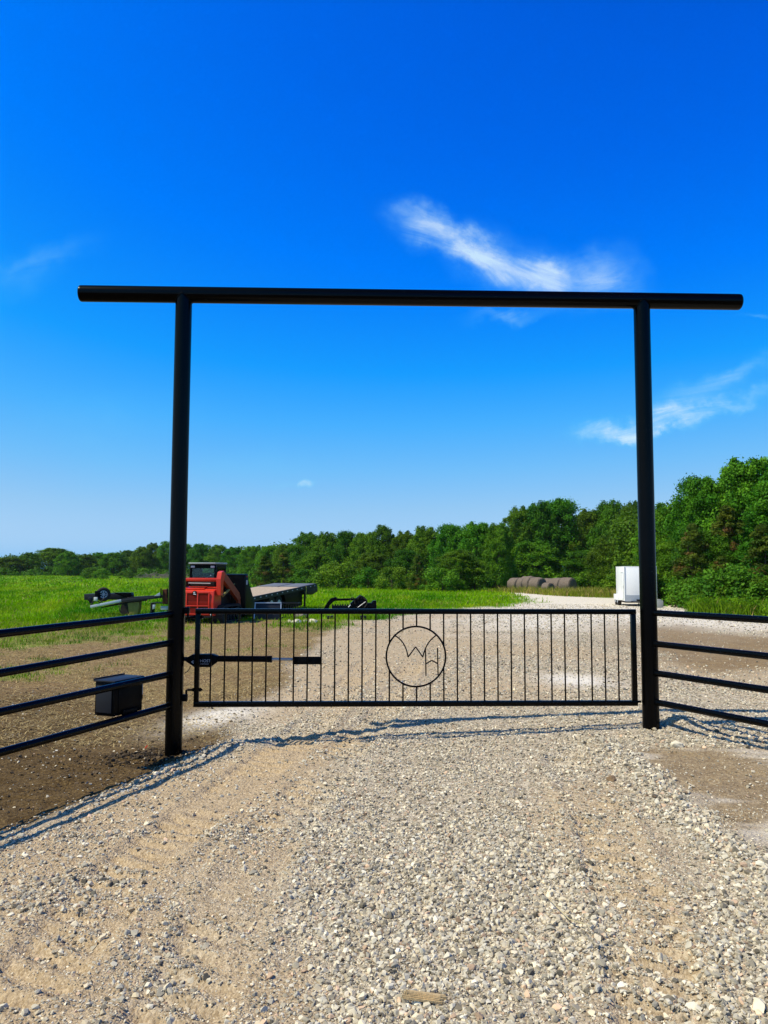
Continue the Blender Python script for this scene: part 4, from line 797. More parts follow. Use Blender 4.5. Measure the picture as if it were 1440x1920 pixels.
# lift arms: tower, boom and lower link per side, joined by a cross tube
for s in (-1, 1):
    MB().prism([(s * .80 - .085, .14, .98), (s * .80 - .085, .12, 1.55), (s * .80 - .085, .22, 1.80), (s * .80 - .085, .42, 1.84), (s * .80 - .085, .56, 1.70), (s * .80 - .085, .40, 1.45), (s * .80 - .085, .36, .98)], (.17, 0, 0), bev=.012).build('arm_tower', M['red'], ld, 12)
    a = MB().prism([(s * .80 - .07, .40, 1.80), (s * .80 - .07, .55, 1.80), (s * .80 - .07, 2.15, 1.02), (s * .80 - .07, 2.30, .80), (s * .80 - .07, 2.05, .74), (s * .80 - .07, .5, 1.50)], (.14, 0, 0), bev=.01).build('lift_arm', M['darkred'], ld, 12)
    MB().prism([(s * .80 - .05, 2.06, .95), (s * .80 - .05, 2.28, .9), (s * .80 - .05, 2.42, .42), (s * .80 - .05, 2.30, .26), (s * .80 - .05, 2.16, .36)], (.10, 0, 0), bev=.008).build('arm_link', M['darkred'], ld, 12)
    MB().tube([(s * .80, .55, .95), (s * .80, 1.35, 1.22)], .045, 16).tube([(s * .80, 1.3, 1.2), (s * .80, 1.75, 1.36)], .024, 12).build('lift_cylinder', M['tanwood'], ld)
    # rubber track
    cyv, r1, x_ = (.52, 2.0), .30, s * .73; loop = []
    for k in range(13): a_ = R(90 + 180 * k / 12); loop.append((cyv[0] + r1 * math.cos(a_), .31 + r1 * math.sin(a_)))
    for k in range(13): a_ = R(-90 + 180 * k / 12); loop.append((cyv[1] + r1 * math.cos(a_), .31 + r1 * math.sin(a_)))
    inner = [(.5 * (cyv[0] + cyv[1]) + (yy - .5 * (cyv[0] + cyv[1])) * .955, .31 + (zz - .31) * .82) for yy, zz in loop]
    tm_ = MB(); n_ = len(loop); xo = x_ - .19
    A = [tm_.bm.verts.new((xo, yy, zz)) for yy, zz in loop]; B = [tm_.bm.verts.new((xo + .38, yy, zz)) for yy, zz in loop]; A2 = [tm_.bm.verts.new((xo, yy, zz)) for yy, zz in inner]; B2 = [tm_.bm.verts.new((xo + .38, yy, zz)) for yy, zz in inner]
    for k in range(n_):
        j = (k + 1) % n_; tm_.bm.faces.new((A[k], B[k], B[j], A[j])); tm_.bm.faces.new((A2[k], A2[j], B2[j], B2[k])); tm_.bm.faces.new((A[k], A[j], A2[j], A2[k])); tm_.bm.faces.new((B[k], B2[k], B2[j], B[j]))
    per = 2 * (cyv[1] - cyv[0]) + 2 * math.pi * r1; nl = 42
    for j in range(nl):
        d_ = per * j / nl; Ls = cyv[1] - cyv[0]
        if d_ < Ls: y2, z2, an = cyv[0] + d_, .31 + r1, 0
        elif d_ < Ls + math.pi * r1: th = (d_ - Ls) / r1; y2, z2, an = cyv[1] + r1 * math.sin(th), .31 + r1 * math.cos(th), -th
        elif d_ < 2 * Ls + math.pi * r1: y2, z2, an = cyv[1] - (d_ - Ls - math.pi * r1), .31 - r1, math.pi
        else: th = math.pi + (d_ - 2 * Ls - math.pi * r1) / r1; y2, z2, an = cyv[0] + r1 * math.sin(th), .31 + r1 * math.cos(th), -th
        tm_.box((x_, y2, z2), (.37, .05, .05), Matrix.Rotation(an, 3, 'X'))
    tk = tm_.build('track', M['rubber'], ld)
    for yy, rr2, zz in ((.52, .22, .31), (2.0, .22, .31), (.95, .10, .17), (1.26, .10, .17), (1.57, .10, .17)):
        MB().tube([(x_ - .15, yy, zz), (x_ + .15, yy, zz)], rr2, 20).tube([(x_ - .165, yy, zz), (x_ + .165, yy, zz)], rr2 * .35, 12).build('roller', M['iron'], tk)
MB().box((-.0, .21, 1.53), (1.44, .13, .12), bev=.03).build('cross_tube', M['red'], ld)
MB().box((.0, .62, 1.36), (.96, .10, .16), bev=.02).build('cab_sill', M['iron'], ld)
MB().tube([(-.42, .40, 1.40), (.40, .40, 1.39)], .018, 8).build('hose_bundle', M['decal'], ld)
cab = MB()
for s in (-1, 1):
    cab.bar((s * .475, .66, 1.2), (s * .455, .70, 2.04), .07, .08, .012, up=(0, 1, 0)); cab.bar((s * .475, 1.72, .75), (s * .455, 1.66, 2.04), .07, .08, .012, up=(0, 1, 0))
    cab.bar((s * .475, .66, 1.22), (s * .475, 1.72, 1.0), .05, .12); cab.bar((s * .458, .66, 2.02), (s * .458, 1.70, 2.02), .06, .10)
cab.box((0, .69, 2.0), (.86, .06, .15)).box((0, 1.68, 2.0), (.86, .06, .12)).box((0, 1.3, .95), (.9, .7, .12))
cab = cab.build('cab', M['blackmatte'], ld)
MB().box((.0, 1.17, 2.105), (1.02, 1.22, .06), bev=.022).build('roof', M['roofgrey'], cab)
MB().box((0, .70, 1.66), (.82, .008, .60)).build('rear_window', M['glass'], cab)
MB().box((.47, 1.19, 1.58), (.008, .94, .78)).build('side_window', M['glass'], cab); MB().box((-.47, 1.19, 1.58), (.008, .94, .78)).build('side_window', M['glass'], cab)
ms = MB()
for j in range(9): ms.bar((.478, .76 + j * .11, 1.2), (.470, .76 + j * .11, 1.96), .012, .012, up=(0, 1, 0))
for j in range(7): ms.bar((.476, .72, 1.26 + j * .11), (.476, 1.66, 1.26 + j * .11), .012, .012)
ms.build('side_mesh', M['blackmatte'], cab)
MB().box((0, 1.25, 1.12), (.5, .45, .12), bev=.04).box((0, 1.06, 1.45), (.46, .12, .62), bev=.05).build('seat', M['blackmatte'], cab)
MB().bar((-.1, .72, 1.50), (.30, .705, 1.68), .02, .03).build('wiper', M['decal'], cab)
for s in (-1, 1): MB().box((s * .37, .645, 1.985), (.14, .05, .07), bev=.01).build('work_lamp', M['lamp'], cab)
bu = MB().prism([(-.98, 2.42, 1.70), (-.98, 2.78, 1.72), (-.98, 2.86, 1.45), (-.98, 3.35, .92), (-.98, 3.95, .32), (-.98, 4.05, .06), (-.98, 2.55, .05), (-.98, 2.44, .5)], (1.96, 0, 0), bev=.015).build('bucket', M['blackmatte'], ld)
MB().box((.985, 2.64, 1.40), (.006, .16, .17)).build('decal_plate', M['decal'], bu); MB().box((.985, 2.62, 1.62), (.006, .12, .04)).build('reflector', M['redlens'], bu)
MB().bar((.92, 2.5, .60), (.92, 3.3, .60), .10, .05).build('pin_plate', M['silver'], bu)
MB().tube([(.6, 2.3, .9), (.75, 2.25, .75), (.7, 2.5, .62)], .025, 10).tube([(-.4, 2.3, .9), (-.3, 2.2, .7), (-.2, 2.5, .62)], .025, 10).build('hose', M['rubber'], bu)

# ------------------------------------------------------------------ flatbed with timber deck
DA, DB = Vector((-5.60, 32.5, .50)), Vector((-3.52, 40.0, .935)); ax_ = (DB - DA); Lt = math.hypot(ax_.x, ax_.y); az = math.atan2(ax_.y, ax_.x)
fb = thing('flatbed_trailer', (DA.x, DA.y, sz(DA.x, DA.y)), 'long flatbed trailer with grey timber deck and blue steel ramps behind the loader', 'flatbed trailer', rz=az)
za_ = DA.z - fb.location.z; zb_ = DB.z - fb.location.z; Wt = 2.35
def dk(u, v, dz=0): return Vector((u, v, za_ + (zb_ - za_) * u / Lt + dz))
Ld = Lt * .72
dm = MB()
for j in range(12):
    v0 = .06 + j * (Wt - .12) / 12; dm.prism([dk(0, v0), dk(Ld, v0), dk(Ld, v0 + .178), dk(0, v0 + .178)], (0, 0, -.045))
dm.build('deck', M['wood'], fb)
for (v0, v1) in ((.02, Wt / 2 - .05), (Wt / 2 + .05, Wt - .02)): MB().prism([dk(Ld + .06, v0, .02), dk(Lt, v0, .02), dk(Lt, v1, .02), dk(Ld + .06, v1, .02)], (0, 0, -.05), bev=.01).build('ramp', M['bluesteel'], fb)
for v in (0.0, Wt): MB().prism([dk(-.1, v - .04, .0), dk(Lt, v - .04, .0), dk(Lt, v - .04, -.17), dk(-.1, v - .04, -.20)], (0, .08, 0)).build('side_rail', M['iron'], fb)
for v in (.55, Wt - .55): MB().prism([dk(-.1, v - .05, -.05), dk(Lt, v - .05, -.05), dk(Lt, v - .05, -.30), dk(-.1, v - .05, -.26)], (0, .10, 0)).build('frame_rail', M['iron'], fb)
for j in range(13): MB().prism([dk(.25 + j * .6, -.046, -.055), dk(.38 + j * .6, -.046, -.055), dk(.38 + j * .6, -.046, -.10), dk(.25 + j * .6, -.046, -.10)], (0, -.004, 0)).build('reflector', M['decal'], fb)
MB().prism([dk(Lt - .02, 0, -.0), dk(Lt + .25, 0, -.15), dk(Lt + .3, 0, -.42), dk(Lt - .5, 0, -.52), dk(Lt - 1.6, 0, -.36), dk(Lt - 1.6, 0, -.18)], (0, Wt, 0), bev=.01).build('tail_frame', M['iron'], fb)
MB().prism([dk(Lt * .50, .12, -.2), dk(Lt * .80, .12, -.2), dk(Lt * .80, .12, -.95), dk(Lt * .55, .12, -.95)], (0, Wt - .24, 0), bev=.02).build('tool_box', M['blackmatte'], fb)
MB().tube([dk(Lt * .82, .06, -.2), dk(Lt * .82, .06, -1.05)], .05, 12).box(dk(Lt * .82, .06, -1.08), (.22, .22, .03)).build('jack_leg', M['rust'], fb)
MB().tube([dk(Lt * .80, -.06, -.02), dk(Lt * .805, -.07, -.2), dk(Lt * .80, -.06, -.42), dk(Lt * .81, -.05, -.62)], .025, 8).build('ratchet_strap', M['yellow'], fb)
for u in (.45, .56):
    for v in (.3, Wt - .3):
        wz = sz(DA.x, DA.y) - fb.location.z; c_ = dk(Lt * u - .9, v, 0); wh = MB().tube([(c_.x, v - .12, .38), (c_.x, v + .12, .38)], .38, 24).build('wheel', M['rubber'], fb); MB().tube([(c_.x, v - .125, .38), (c_.x, v + .125, .38)], .19, 16).build('rim', M['silver'], wh)

# attachments lying on the ground between loader and grapple
X = at(502, 1150, 29.6); z0_ = sz(X.x, 29.6)
pf = thing('loader_plate', (X.x, 29.6, z0_), 'dark steel loader plate with a pale rim standing behind the gate rail', 'attachment plate', rz=R(6))
hh = at(502, 1131, 29.6).z - z0_; wd_ = 50 * 29.6 / F
MB().prism([(-wd_ / 2, 0, .0), (wd_ / 2, 0, .0), (wd_ / 2 + .0, .12, hh), (-wd_ / 2 + .03, .12, hh)], (0, .05, 0), bev=.01).build('plate', M['greysteel'], pf)
MB().bar((-wd_ / 2 + .01, .115, hh + .01), (wd_ / 2, .115, hh + .01), .05, .04).bar((-wd_ / 2, -.006, .03), (-wd_ / 2 + .03, .108, hh - .01), .035, .02).bar((wd_ / 2 - .02, -.006, .03), (wd_ / 2 - .02, .108, hh - .01), .035, .02).build('rim', M['silver'], pf)
X = at(543, 1150, 30.4); cr_t = thing('mesh_crate', (X.x, 30.4, sz(X.x, 30.4)), 'low dark mesh crate under the flatbed beside the loader plate', 'crate', rz=R(-4)); cm = MB()
hc = at(543, 1131, 30.4).z - cr_t.location.z; wc = 32 * 30.4 / F
for j in range(8): cm.bar((-wc / 2 + wc * j / 7, 0, 0), (-wc / 2 + wc * j / 7, 0, hc), .02, .02); cm.bar((-wc / 2 + wc * j / 7, .45, 0), (-wc / 2 + wc * j / 7, .45, hc), .02, .02)
cm.build('wire_side', M['iron'], cr_t); fm2 = MB()
for yy in (0, .45):
    for zz in (.03, hc): fm2.bar((-wc / 2 - .02, yy, zz), (wc / 2 + .02, yy, zz), .045, .045)
for xx in (-wc / 2, wc / 2):
    for zz in (.03, hc): fm2.bar((xx, .02, zz), (xx, .43, zz), .04, .04)
fm2.build('frame', M['iron'], cr_t)
def rock(name, px, py, y, s, label, group=None, m='limestone', seed=0):
    x = at(px, py, y).x; V, Fc = hull_proto(18, 500 + seed); bm = bmesh.new(); vs = [bm.verts.new(Vector(v) * s) for v in V]; [bm.faces.new([vs[i] for i in f]) for f in Fc]
    bmesh.ops.subdivide_edges(bm, edges=bm.edges[:], cuts=2, use_grid_fill=True)
    for v in bm.verts: v.co += v.co.normalized() * s * .10 * (float(vn(v.co.x * 3 / s + seed, v.co.y * 3 / s + v.co.z * 5 / s, 7)) - .5)
    bmesh.ops.recalc_face_normals(bm, faces=bm.faces[:]); me = bpy.data.meshes.new(name); bm.to_mesh(me); bm.free(); me.materials.append(M[m]); o = link(name, me); o.location = (x, y, sz(x, y) + s * .22); o.rotation_euler = (0, 0, seed * 1.7)
    return tag(o, label, 'rock', group)
rock('boulder', 562, 1150, 31.0, .42, 'pinkish boulder at the foot of the flatbed jack', None, 'deadwood', 1)
GRK = 'pale rocks in the yard'
for k, (px, py, y, s, lb) in enumerate([(543, 1152, 27.6, .17, 'white limestone lump in the grass left of the grapple, nearest the flatbed jack'), (556, 1152, 27.3, .22, 'largest white limestone lump in the grass left of the grapple'), (586, 1155, 27.4, .24, 'white limestone lump right against the grapple end'), (574, 1150, 28.0, .14, 'small white lump between the two larger lumps before the grapple'),
    (1268, 1381, 6.97, .075, 'flat cream coloured stone in front of the right gate post'), (1146, 1461, 5.93, .05, 'brown rounded stone alone on the right side of the drive'), (1150, 1497, 5.4, .03, 'small whitish stone below the brown rounded stone'), (1420, 1912, 2.98, .05, 'grey stone in the bottom right corner of the gravel')]):
    rock('limestone_rock', px, py, y, s, lb, GRK, 'limestone' if k != 5 else 'brownstone', 3 + k)

# grapple attachment
X = at(655, 1152, 30.5); gk = thing('brush_grapple', (X.x, 30.5, sz(X.x, 30.5)), 'black toothed grapple attachment with hoses lying on the grass', 'grapple', rz=R(4)); gs = 30.5 / F
def gg(zx, zy, dy=0):   # zoomed photo measure -> grapple space
    wp = at(590 + zx / 10.286, 1100 + zy / 10.286, 30.5); v = rel(gk, wp); return Vector((v.x, dy, v.z))
MB().tube([gg(400, 250), gg(690, 245), gg(860, 240)], .045, 12).tube([gg(330, 400, .5), gg(1000, 400, .5)], .05, 10).build('cross_tube', M['blackmatte'], gk)
for dy in (0, .55): MB().prism([gg(150, 500, dy), gg(190, 400, dy), gg(250, 300, dy), gg(310, 235, dy), gg(410, 205, dy), gg(450, 250, dy), gg(360, 290, dy), gg(290, 360, dy), gg(240, 500, dy)], (0, .06, 0)).build('side_arm', M['blackmatte'], gk)
for j in range(9):
    zx = 350 + j * 48; MB().prism([gg(zx - 16, 420, .1), gg(zx - 14, 350, .1), gg(zx, 330, .1), gg(zx + 16, 352, .1), gg(zx + 18, 420, .1)], (0, .05, 0)).build('tooth', M['iron'], gk)
MB().box((gg(420, 440).x * .5 + gg(700, 440).x * .5, .12, gg(500, 430).z), (gg(760, 0).x - gg(330, 0).x, .12, .09)).build('tooth_bar', M['iron'], gk)
MB().prism([gg(680, 520, .05), gg(690, 330, .05), gg(800, 230, .05), gg(880, 165, .05), gg(960, 200, .05), gg(1020, 260, .05), gg(1030, 520, .05)], (0, .5, 0), bev=.02).build('frame_block', M['blackmatte'], gk)
MB().prism([gg(1030, 520, .1), gg(1030, 320, .1), gg(1110, 320, .1), gg(1125, 280, .1), gg(1195, 270, .1), gg(1205, 520, .1)], (0, .4, 0), bev=.02).build('end_block', M['blackmatte'], gk)
MB().tube([gg(690, 260, -.04), gg(700, 215, -.06), gg(740, 205, -.06), gg(770, 230, -.04), gg(775, 330, -.05)], .018, 8).tube([gg(830, 240, -.03), gg(860, 190, -.06), gg(890, 175, -.06), gg(910, 230, -.04)], .018, 8).tube([gg(930, 210, -.03), gg(1000, 260, -.07), (gg(1010, 330, -.07)), gg(960, 400, -.05)], .018, 8).build('hose', M['rubber'], gk)
MB().tube([gg(830, 400, -.05), gg(980, 290, -.05)], .012, 10).build('cylinder_rod', M['chrome'], gk); MB().tube([gg(650, 395, -.05), gg(690, 350, -.05)], .016, 8).build('pin', M['whitepaint'], gk)
for zx in (300, 940): MB().box((gg(zx, 540).x, .2, .06), (.25, .35, .16), bev=.02).build('foot', M['iron'], gk)

# ------------------------------------------------------------------ low equipment trailer on the left grass
UY = 31.0; X = at(240, 1150, UY); ut = thing('equipment_trailer', (X.x, UY, sz(X.x, UY)), 'low dark equipment trailer with spare tyre and pale beam on the left grass', 'trailer')
def uu(zx, zy, dy=0):
    wp = at(150 + zx / 8, 1080 + zy / 8, UY + dy); v = rel(ut, wp); return v
def slab(pts, t, dy, name, m, bev=.008): return MB().prism([uu(a, b, dy) for a, b in pts], (0, t, 0), bev=bev).build(name, m, ut)
slab([(152, 442), (615, 348), (620, 390), (155, 480)], .12, 0, 'lit_beam_section', M['silver']); slab([(617, 345), (1235, 298), (1235, 325), (900, 372), (618, 392)], .12, .0, 'main_beam', M['greysteel'])  # sunlit stretch of the one beam put in as paler metal
slab([(300, 470), (620, 393), (1000, 358), (1000, 372), (640, 425), (320, 480)], .10, .15, 'lower_frame', M['iron'])
slab([(60, 272), (700, 255), (705, 345), (640, 355), (62, 360)], .9, .9, 'deck_panel', M['greysteel']); slab([(520, 250), (760, 250), (772, 290), (770, 330), (700, 330), (520, 262)], .35, .55, 'fender', M['blackmatte'])
slab([(700, 318), (1230, 290), (1230, 310), (700, 345)], .8, .5, 'deck_frame', M['iron'])
cT = uu(350, 275, .35); rT = 13.2 * UY / F
ty = MB().ring((cT.x, cT.y, cT.z), rT * .74, rT * .27, (math.cos(.45), math.sin(.45), 0), (0, 0, 1), 32, 12).build('tyre', M['rubber'], ut)
nd = Vector((math.sin(.45), -math.cos(.45), 0)); MB().tube([cT - nd * .07, cT + nd * .05], rT * .52, 20).build('rim', M['iron'], ty)
rb_ = MB()
for j in range(8): a_ = 2 * math.pi * j / 8; rb_.bar(cT + nd * .065, cT + nd * .065 + Vector((math.cos(.45) * math.cos(a_), math.sin(.45) * math.cos(a_), math.sin(a_))) * rT * .48, .028, .02)
rb_.ring(cT + nd * .062, rT * .5, .014, (math.cos(.45), math.sin(.45), 0), (0, 0, 1), 24, 8)
rb_.build('spoke', M['silver'], ty)
slab([(220, 225), (285, 225), (290, 330), (225, 330)], .25, .1, 'winch_box', M['blackmatte']); slab([(105, 350), (130, 310), (165, 330), (185, 400), (150, 410)], .1, .1, 'coupler', M['iron']); MB().tube([uu(160, 440, .05), uu(230, 345, .0), uu(300, 400, .1), uu(370, 330, .1)], .03, 8).build('hose', M['rubber'], ut)
MB().box(uu(235, 345, -.02), (.16, .04, .16), bev=.03).build('marker_lamp', M['lamp'], ut)
slab([(712, 405), (890, 385), (885, 470), (855, 610), (740, 610), (722, 500)], .35, .1, 'support_block', M['tanwood'], .03)
MB().tube([uu(600, 395, -.05), uu(585, 440, -.08), uu(595, 520, -.08), (uu(645, 590, -.08))], .018, 8).build('cable', M['rubber'], ut)
slab([(1232, 200), (1320, 205), (1320, 425), (1236, 420)], .45, .0, 'upright_box', M['rust'], .012)
for zx in (1205, 1300): slab([(zx, 185), (zx + 16, 185), (zx + 16, 330), (zx, 330)], .05, -.06, 'stake', M['blackmatte'], .003)
slab([(1110, 300), (1195, 245), (1205, 300)], .05, -.03, 'bracket', M['silver'], .003)
slab([(1060, 400), (1225, 395), (1225, 412), (1085, 415), (1075, 620), (1045, 620)], .4, .0, 'axle_frame', M['iron'])
slab([(1090, 430), (1130, 430), (1120, 490), (1085, 500)], .04, -.02, 'plate', M['silver'], .002)
slab([(1210, 455), (1330, 455), (1330, 508), (1210, 508)], .2, .05, 'step_plate', M['decal'], .004)
for dx_ in (.0, 1.9):
    c_ = uu(860, 470, .75); wx = MB().tube([(c_.x + dx_ - .4, c_.y, .30), (c_.x + dx_ - .4, c_.y + .2, .30)], .30, 24).build('wheel', M['rubber'], ut)
# ------------------------------------------------------------------ white cargo trailer
cy_, yawc = 45.0, R(-8); X = at(1172, 1135, cy_); ct = thing('cargo_trailer', (X.x, cy_, sz(X.x, cy_)), 'white enclosed cargo trailer half hidden behind the right gate post', 'cargo trailer', rz=yawc)
hT = at(1172, 1062.5, cy_).z - ct.location.z; wC, lC, zf = 1.80, 3.15, .30
MB().box((wC / 2, lC / 2, (hT + zf + .32) / 2), (wC, lC, hT - zf - .32), bev=.02).build('body', M['whitepaint'], ct)
MB().box((wC / 2, -.006, zf + .16), (wC - .02, .02, .37)).build('stone_guard', M['alu'], ct); MB().box((wC / 2, lC / 2 + .01, zf + .16), (wC - .01, lC - .02, .32)).build('lower_body', M['whitepaint'], ct)
for xx in (.012, wC - .012): MB().box((xx, -.012, (hT + zf) / 2), (.035, .03, hT - zf)).build('corner_trim', M['alu'], ct)
MB().box((wC / 2, lC / 2, hT + .005), (wC + .02, lC + .02, .03), bev=.008).build('roof', M['whitepaint'], ct)
dr_ = MB().box((-.008, .75, 1.15), (.02, .78, 1.55), bev=.006).build('door', M['whitepaint'], ct); MB().box((-.0185, .40, 1.1), (.012, .05, .16)).build('handle', M['iron'], dr_); MB().box((-.013, .75, 1.94), (.02, .84, .03)).box((-.013, .345, 1.15), (.02, .025, 1.62)).build('door_frame', M['alu'], dr_)
MB().box((-.13, 1.75, .62), (.25, 1.5, .05), bev=.015).box((-.24, 1.75, .46), (.03, 1.5, .30), bev=.01).box((-.13, 1.01, .46), (.25, .03, .3)).build('fender', M['whitepaint'], ct)
for yy in (1.4, 2.1):
    wh = MB().tube([(-.21, yy, .31), (-.01, yy, .31)], .31, 24).build('wheel', M['rubber'], ct); MB().tube([(-.215, yy, .31), (-.2, yy, .31)], .17, 16).build('rim', M['silver'], wh)
MB().box((wC / 2, lC / 2, zf - .05), (wC - .08, lC - .1, .10)).bar((wC / 2 - .55, .05, zf - .05), (wC / 2, -1.0, zf - .02), .10, .08).bar((wC / 2 + .55, .05, zf - .05), (wC / 2, -1.0, zf - .02), .10, .08).build('chassis', M['iron'], ct)
MB().tube([(wC / 2, -.85, zf), (wC / 2, -.85, .04)], .035, 12).box((wC / 2, -.85, .03), (.2, .2, .03)).build('jack', M['iron'], ct)
MB().box((wC / 2, -.05, zf + .05), (.5, .06, .10)).build('light_bar', M['iron'], ct)
X = at(1234, 1137, 43.0); cbk = MB().box((0, 0, .2), (.42, .5, .40), bev=.02).box((-.03, 0, .43), (.30, .45, .08), bev=.015).build('concrete_block', M['concrete']); cbk.location = (X.x, 43, sz(X.x, 43)); tag(cbk, 'grey concrete block on the chalk beside the white cargo trailer', 'block')
X = at(1340, 1160, 31); 

# ------------------------------------------------------------------ hay bales
hm_, hn, hl_, hp_ = mat('weathered_hay'); hp_.inputs['Roughness'].default_value = .95
tcn = hn.new('ShaderNodeTexCoord'); mpg = hn.new('ShaderNodeMapping'); mpg.inputs['Scale'].default_value = (3, 14, 14); hl_.new(tcn.outputs['Object'], mpg.inputs[0]); nz1 = hn.new('ShaderNodeTexNoise'); nz1.inputs['Scale'].default_value = 3; nz1.inputs['Detail'].default_value = 6; hl_.new(mpg.outputs[0], nz1.inputs['Vector'])
rp = hn.new('ShaderNodeValToRGB'); hl_.new(nz1.outputs[0], rp.inputs[0]); rp.color_ramp.elements[0].position = .3; rp.color_ramp.elements[0].color = (.075, .056, .042, 1); rp.color_ramp.elements[1].position = .72; rp.color_ramp.elements[1].color = (.27, .21, .165, 1); hl_.new(rp.outputs[0], hp_.inputs['Base Color'])
bpn = hn.new('ShaderNodeBump'); bpn.inputs['Strength'].default_value = .7; bpn.inputs['Distance'].default_value = .06; hl_.new(nz1.outputs[0], bpn.inputs['Height']); hl_.new(bpn.outputs[0], hp_.inputs['Normal'])
def bale_mesh(seed):
    bm = bmesh.new(); n1, n2 = 28, 8; Rb, Lb_ = .76, 1.35; rings = []
    prof = [(-Lb_ / 2, .5), (-Lb_ / 2 + .02, .84), (-Lb_ / 2 + .10, .97)] + [(-Lb_ / 2 + .1 + (Lb_ - .2) * k / 5, 1.0) for k in range(1, 5)] + [(Lb_ / 2 - .1, .97), (Lb_ / 2 - .02, .84), (Lb_ / 2, .5)]
    for (x, f) in prof:
        rings.append([bm.verts.new((x + .03 * float(vn(k * 1.3 + seed, x * 3, 4)), Rb * f * math.cos(2 * math.pi * k / n1) * (1 + .13 * (float(vn(k * .9, x * 4 + seed, 3)) - .5)), Rb * f * math.sin(2 * math.pi * k / n1) * (.95 if math.sin(2 * math.pi * k / n1) < 0 else 1.0) * (1 + .14 * (float(vn(k * .8, x * 4 + seed, 6)) - .5)))) for k in range(n1)])
    for a, b in zip(rings, rings[1:]):
        for k in range(n1): bm.faces.new((a[k], a[(k + 1) % n1], b[(k + 1) % n1], b[k]))
    bm.faces.new(rings[0][::-1]); bm.faces.new(rings[-1]); bmesh.ops.recalc_face_normals(bm, faces=bm.faces[:])
    me = bpy.data.meshes.new('hay_bale'); bm.to_mesh(me); bm.free(); me.polygons.foreach_set('use_smooth', np.ones(len(me.polygons), bool)); me.set_sharp_from_angle(angle=R(40)); me.materials.append(hm_); return me
bmeshes = [bale_mesh(s) for s in (1, 4, 9)]
for k, (px, d, s, rz, lb) in enumerate([(967, 83, .95, 20, 'leftmost grey round hay bale at the end of the back row'), (978, 82.5, .95, 22, 'second hay bale from the left in the back row'), (991, 82, 1.06, 18, 'third hay bale from the left, tallest rounded top'), (1008, 80.5, 1.0, 24, 'hay bale with its round end showing left of the small low bale'),
    (1027, 77.5, .68, 24, 'smallest lowest hay bale in front of the gap in the row'), (1030, 83, .95, 20, 'hay bale behind the smallest low bale'), (1045, 81.5, .98, 22, 'hay bale second from the right end of the row'), (1064, 79, 1.0, 28, 'rightmost hay bale with its dark round end facing the track')]):
    x = at(px, 1095, d).x; o = link('hay_bale', bmeshes[k % 3]); o.location = (x, d, sz(x, d) + .70 * s); o.rotation_euler = (R(k * 40), 0, R(rz - 78)); o.scale = (s * 1.04, s * 1.06, s * 1.03); tag(o, lb, 'hay bale', 'round hay bales by the wood')

# ------------------------------------------------------------------ brush pile, chalk heap, bits on the gravel
X = at(305, 1080, 176); bp = MB(); rr3 = random.Random(5)
for _ in range(150):
    a = Vector((rr3.gauss(0, 2.6), rr3.gauss(0, .8), max(0, .9 * rr3.random()))); e = a + Vector((rr3.gauss(0, 1.2), rr3.gauss(0, .8), rr3.uniform(-.2, .9))); bp.tube([a, a.lerp(e, .5) + Vector((0, 0, rr3.uniform(-.1, .15))), e], [.05, .04, .015], 5)
o = bp.build('brush_pile', M['deadwood']); o.location = (X.x, 176, sz(X.x, 176)); tag(o, 'pile of dead grey branches at the far treeline left of the gate post', 'brush pile')
hx, hy = gpt(1298, 1138); hv, hf, hc_ = scatter(hullA, np.stack([hx + rng.normal(0, .5, 900), hy + rng.normal(0, .6, 900), np.zeros(900)], 1), rng.uniform(.03, .11, 900), stone_cols(900) * 1.25)
rad_ = np.hypot((np.repeat(0, len(hv)) + hv[:, 0] - hx) / .8, (hv[:, 1] - hy) / .9); hv[:, 2] += G(hv[:, 0], hv[:, 1]) + .42 * np.exp(-rad_ ** 2)
tag(link('chalk_heap', np_mesh('chalk_heap', hv, hf, np.clip(hc_, 0, .85)), None, M['stone']), 'small heap of white chalky stone against the weedy bank', 'stone heap')
x, y = gpt(795, 1873); spm = MB(); rs_ = random.Random(3)
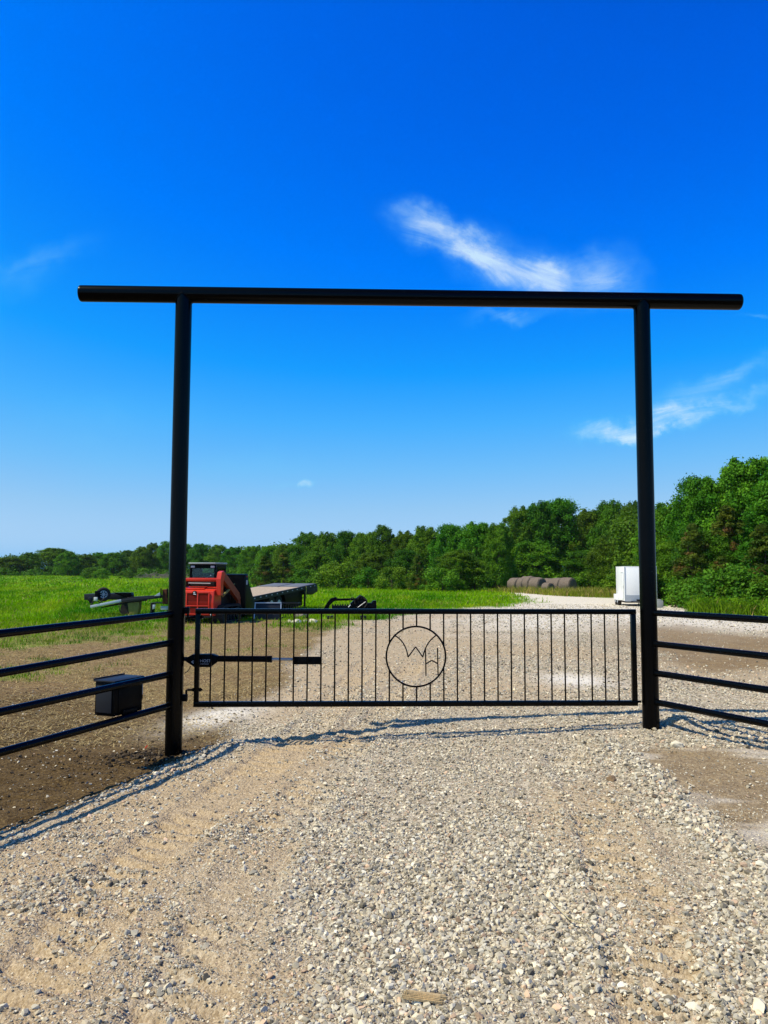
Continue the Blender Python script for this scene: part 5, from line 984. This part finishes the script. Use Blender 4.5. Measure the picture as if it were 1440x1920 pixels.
for k in range(9):
    v = -.020 + .005 * k; la, lb = -.085 + rs_.uniform(0, .035), .085 - rs_.uniform(0, .03); zz = .004 + .010 * math.cos(v * 70); m1 = rs_.uniform(-.03, .03)
    spm.prism([(la, v + .002, zz), (m1, v - .003, zz + .002), (lb, v - .001, zz), (lb + rs_.uniform(0, .012), v + .002, zz), (m1 + .02, v + .004, zz), (la + rs_.uniform(-.015, .0), v + .0045, zz)], (0, 0, -.009 - rs_.uniform(0, .006)))
sp = spm.build('wood_splinter', M['splinter'], None, 20); sp.location = (x, y, sz(x, y) + .02); sp.rotation_euler = (R(8), R(4), R(-5)); tag(sp, 'split piece of pale wood on the gravel at the bottom of the drive', 'wood piece')
a, b, c_ = gpt(1028, 1692), gpt(1068, 1732), gpt(1108, 1748)
def onz(p, h): return Vector((p[0], p[1], sz(*p) + h))
st = MB().tube([onz(a, .03) - onz(b, .0), Vector((0, 0, .03)), onz(c_, .025) - onz(b, 0)], [.0018, .003, .0016], 6).tube([Vector((0, 0, .03)), Vector((.015, -.03, .035)), Vector((.05, -.03, .03))], .0016, 5).build('dry_stalk', M['straw']); st.location = onz(b, 0); tag(st, 'dry bent grass stalk lying on the gravel right of the middle', 'stalk')
x, y = gpt(272, 1406); rt = MB().bar((0, 0, .0), (.055, -.01, .035), .004, .012).build('marker_tag', M['redtag']); rt.location = (x, y, sz(x, y) + .03); rt.rotation_euler = (0, 0, R(-40)); tag(rt, 'tiny red plastic tag in the soil left of the left gate post', 'tag')

# ------------------------------------------------------------------ summer haze in the air
hz = MB().box((0, 700, 7), (3600, 3000, 23)).build('haze', (lambda m: m)(bpy.data.materials.new('haze_air'))); hm2 = hz.data.materials[0]; hm2.use_nodes = True
hn2 = hm2.node_tree.nodes; hn2.clear(); ho = hn2.new('ShaderNodeOutputMaterial'); pv = hn2.new('ShaderNodeVolumePrincipled'); pv.inputs['Color'].default_value = (.86, .92, 1, 1); pv.inputs['Density'].default_value = .00007
hm2.node_tree.links.new(pv.outputs[0], ho.inputs['Volume']); tag(hz, kind='stuff', label='faint summer haze over the field and wood', cat='haze')
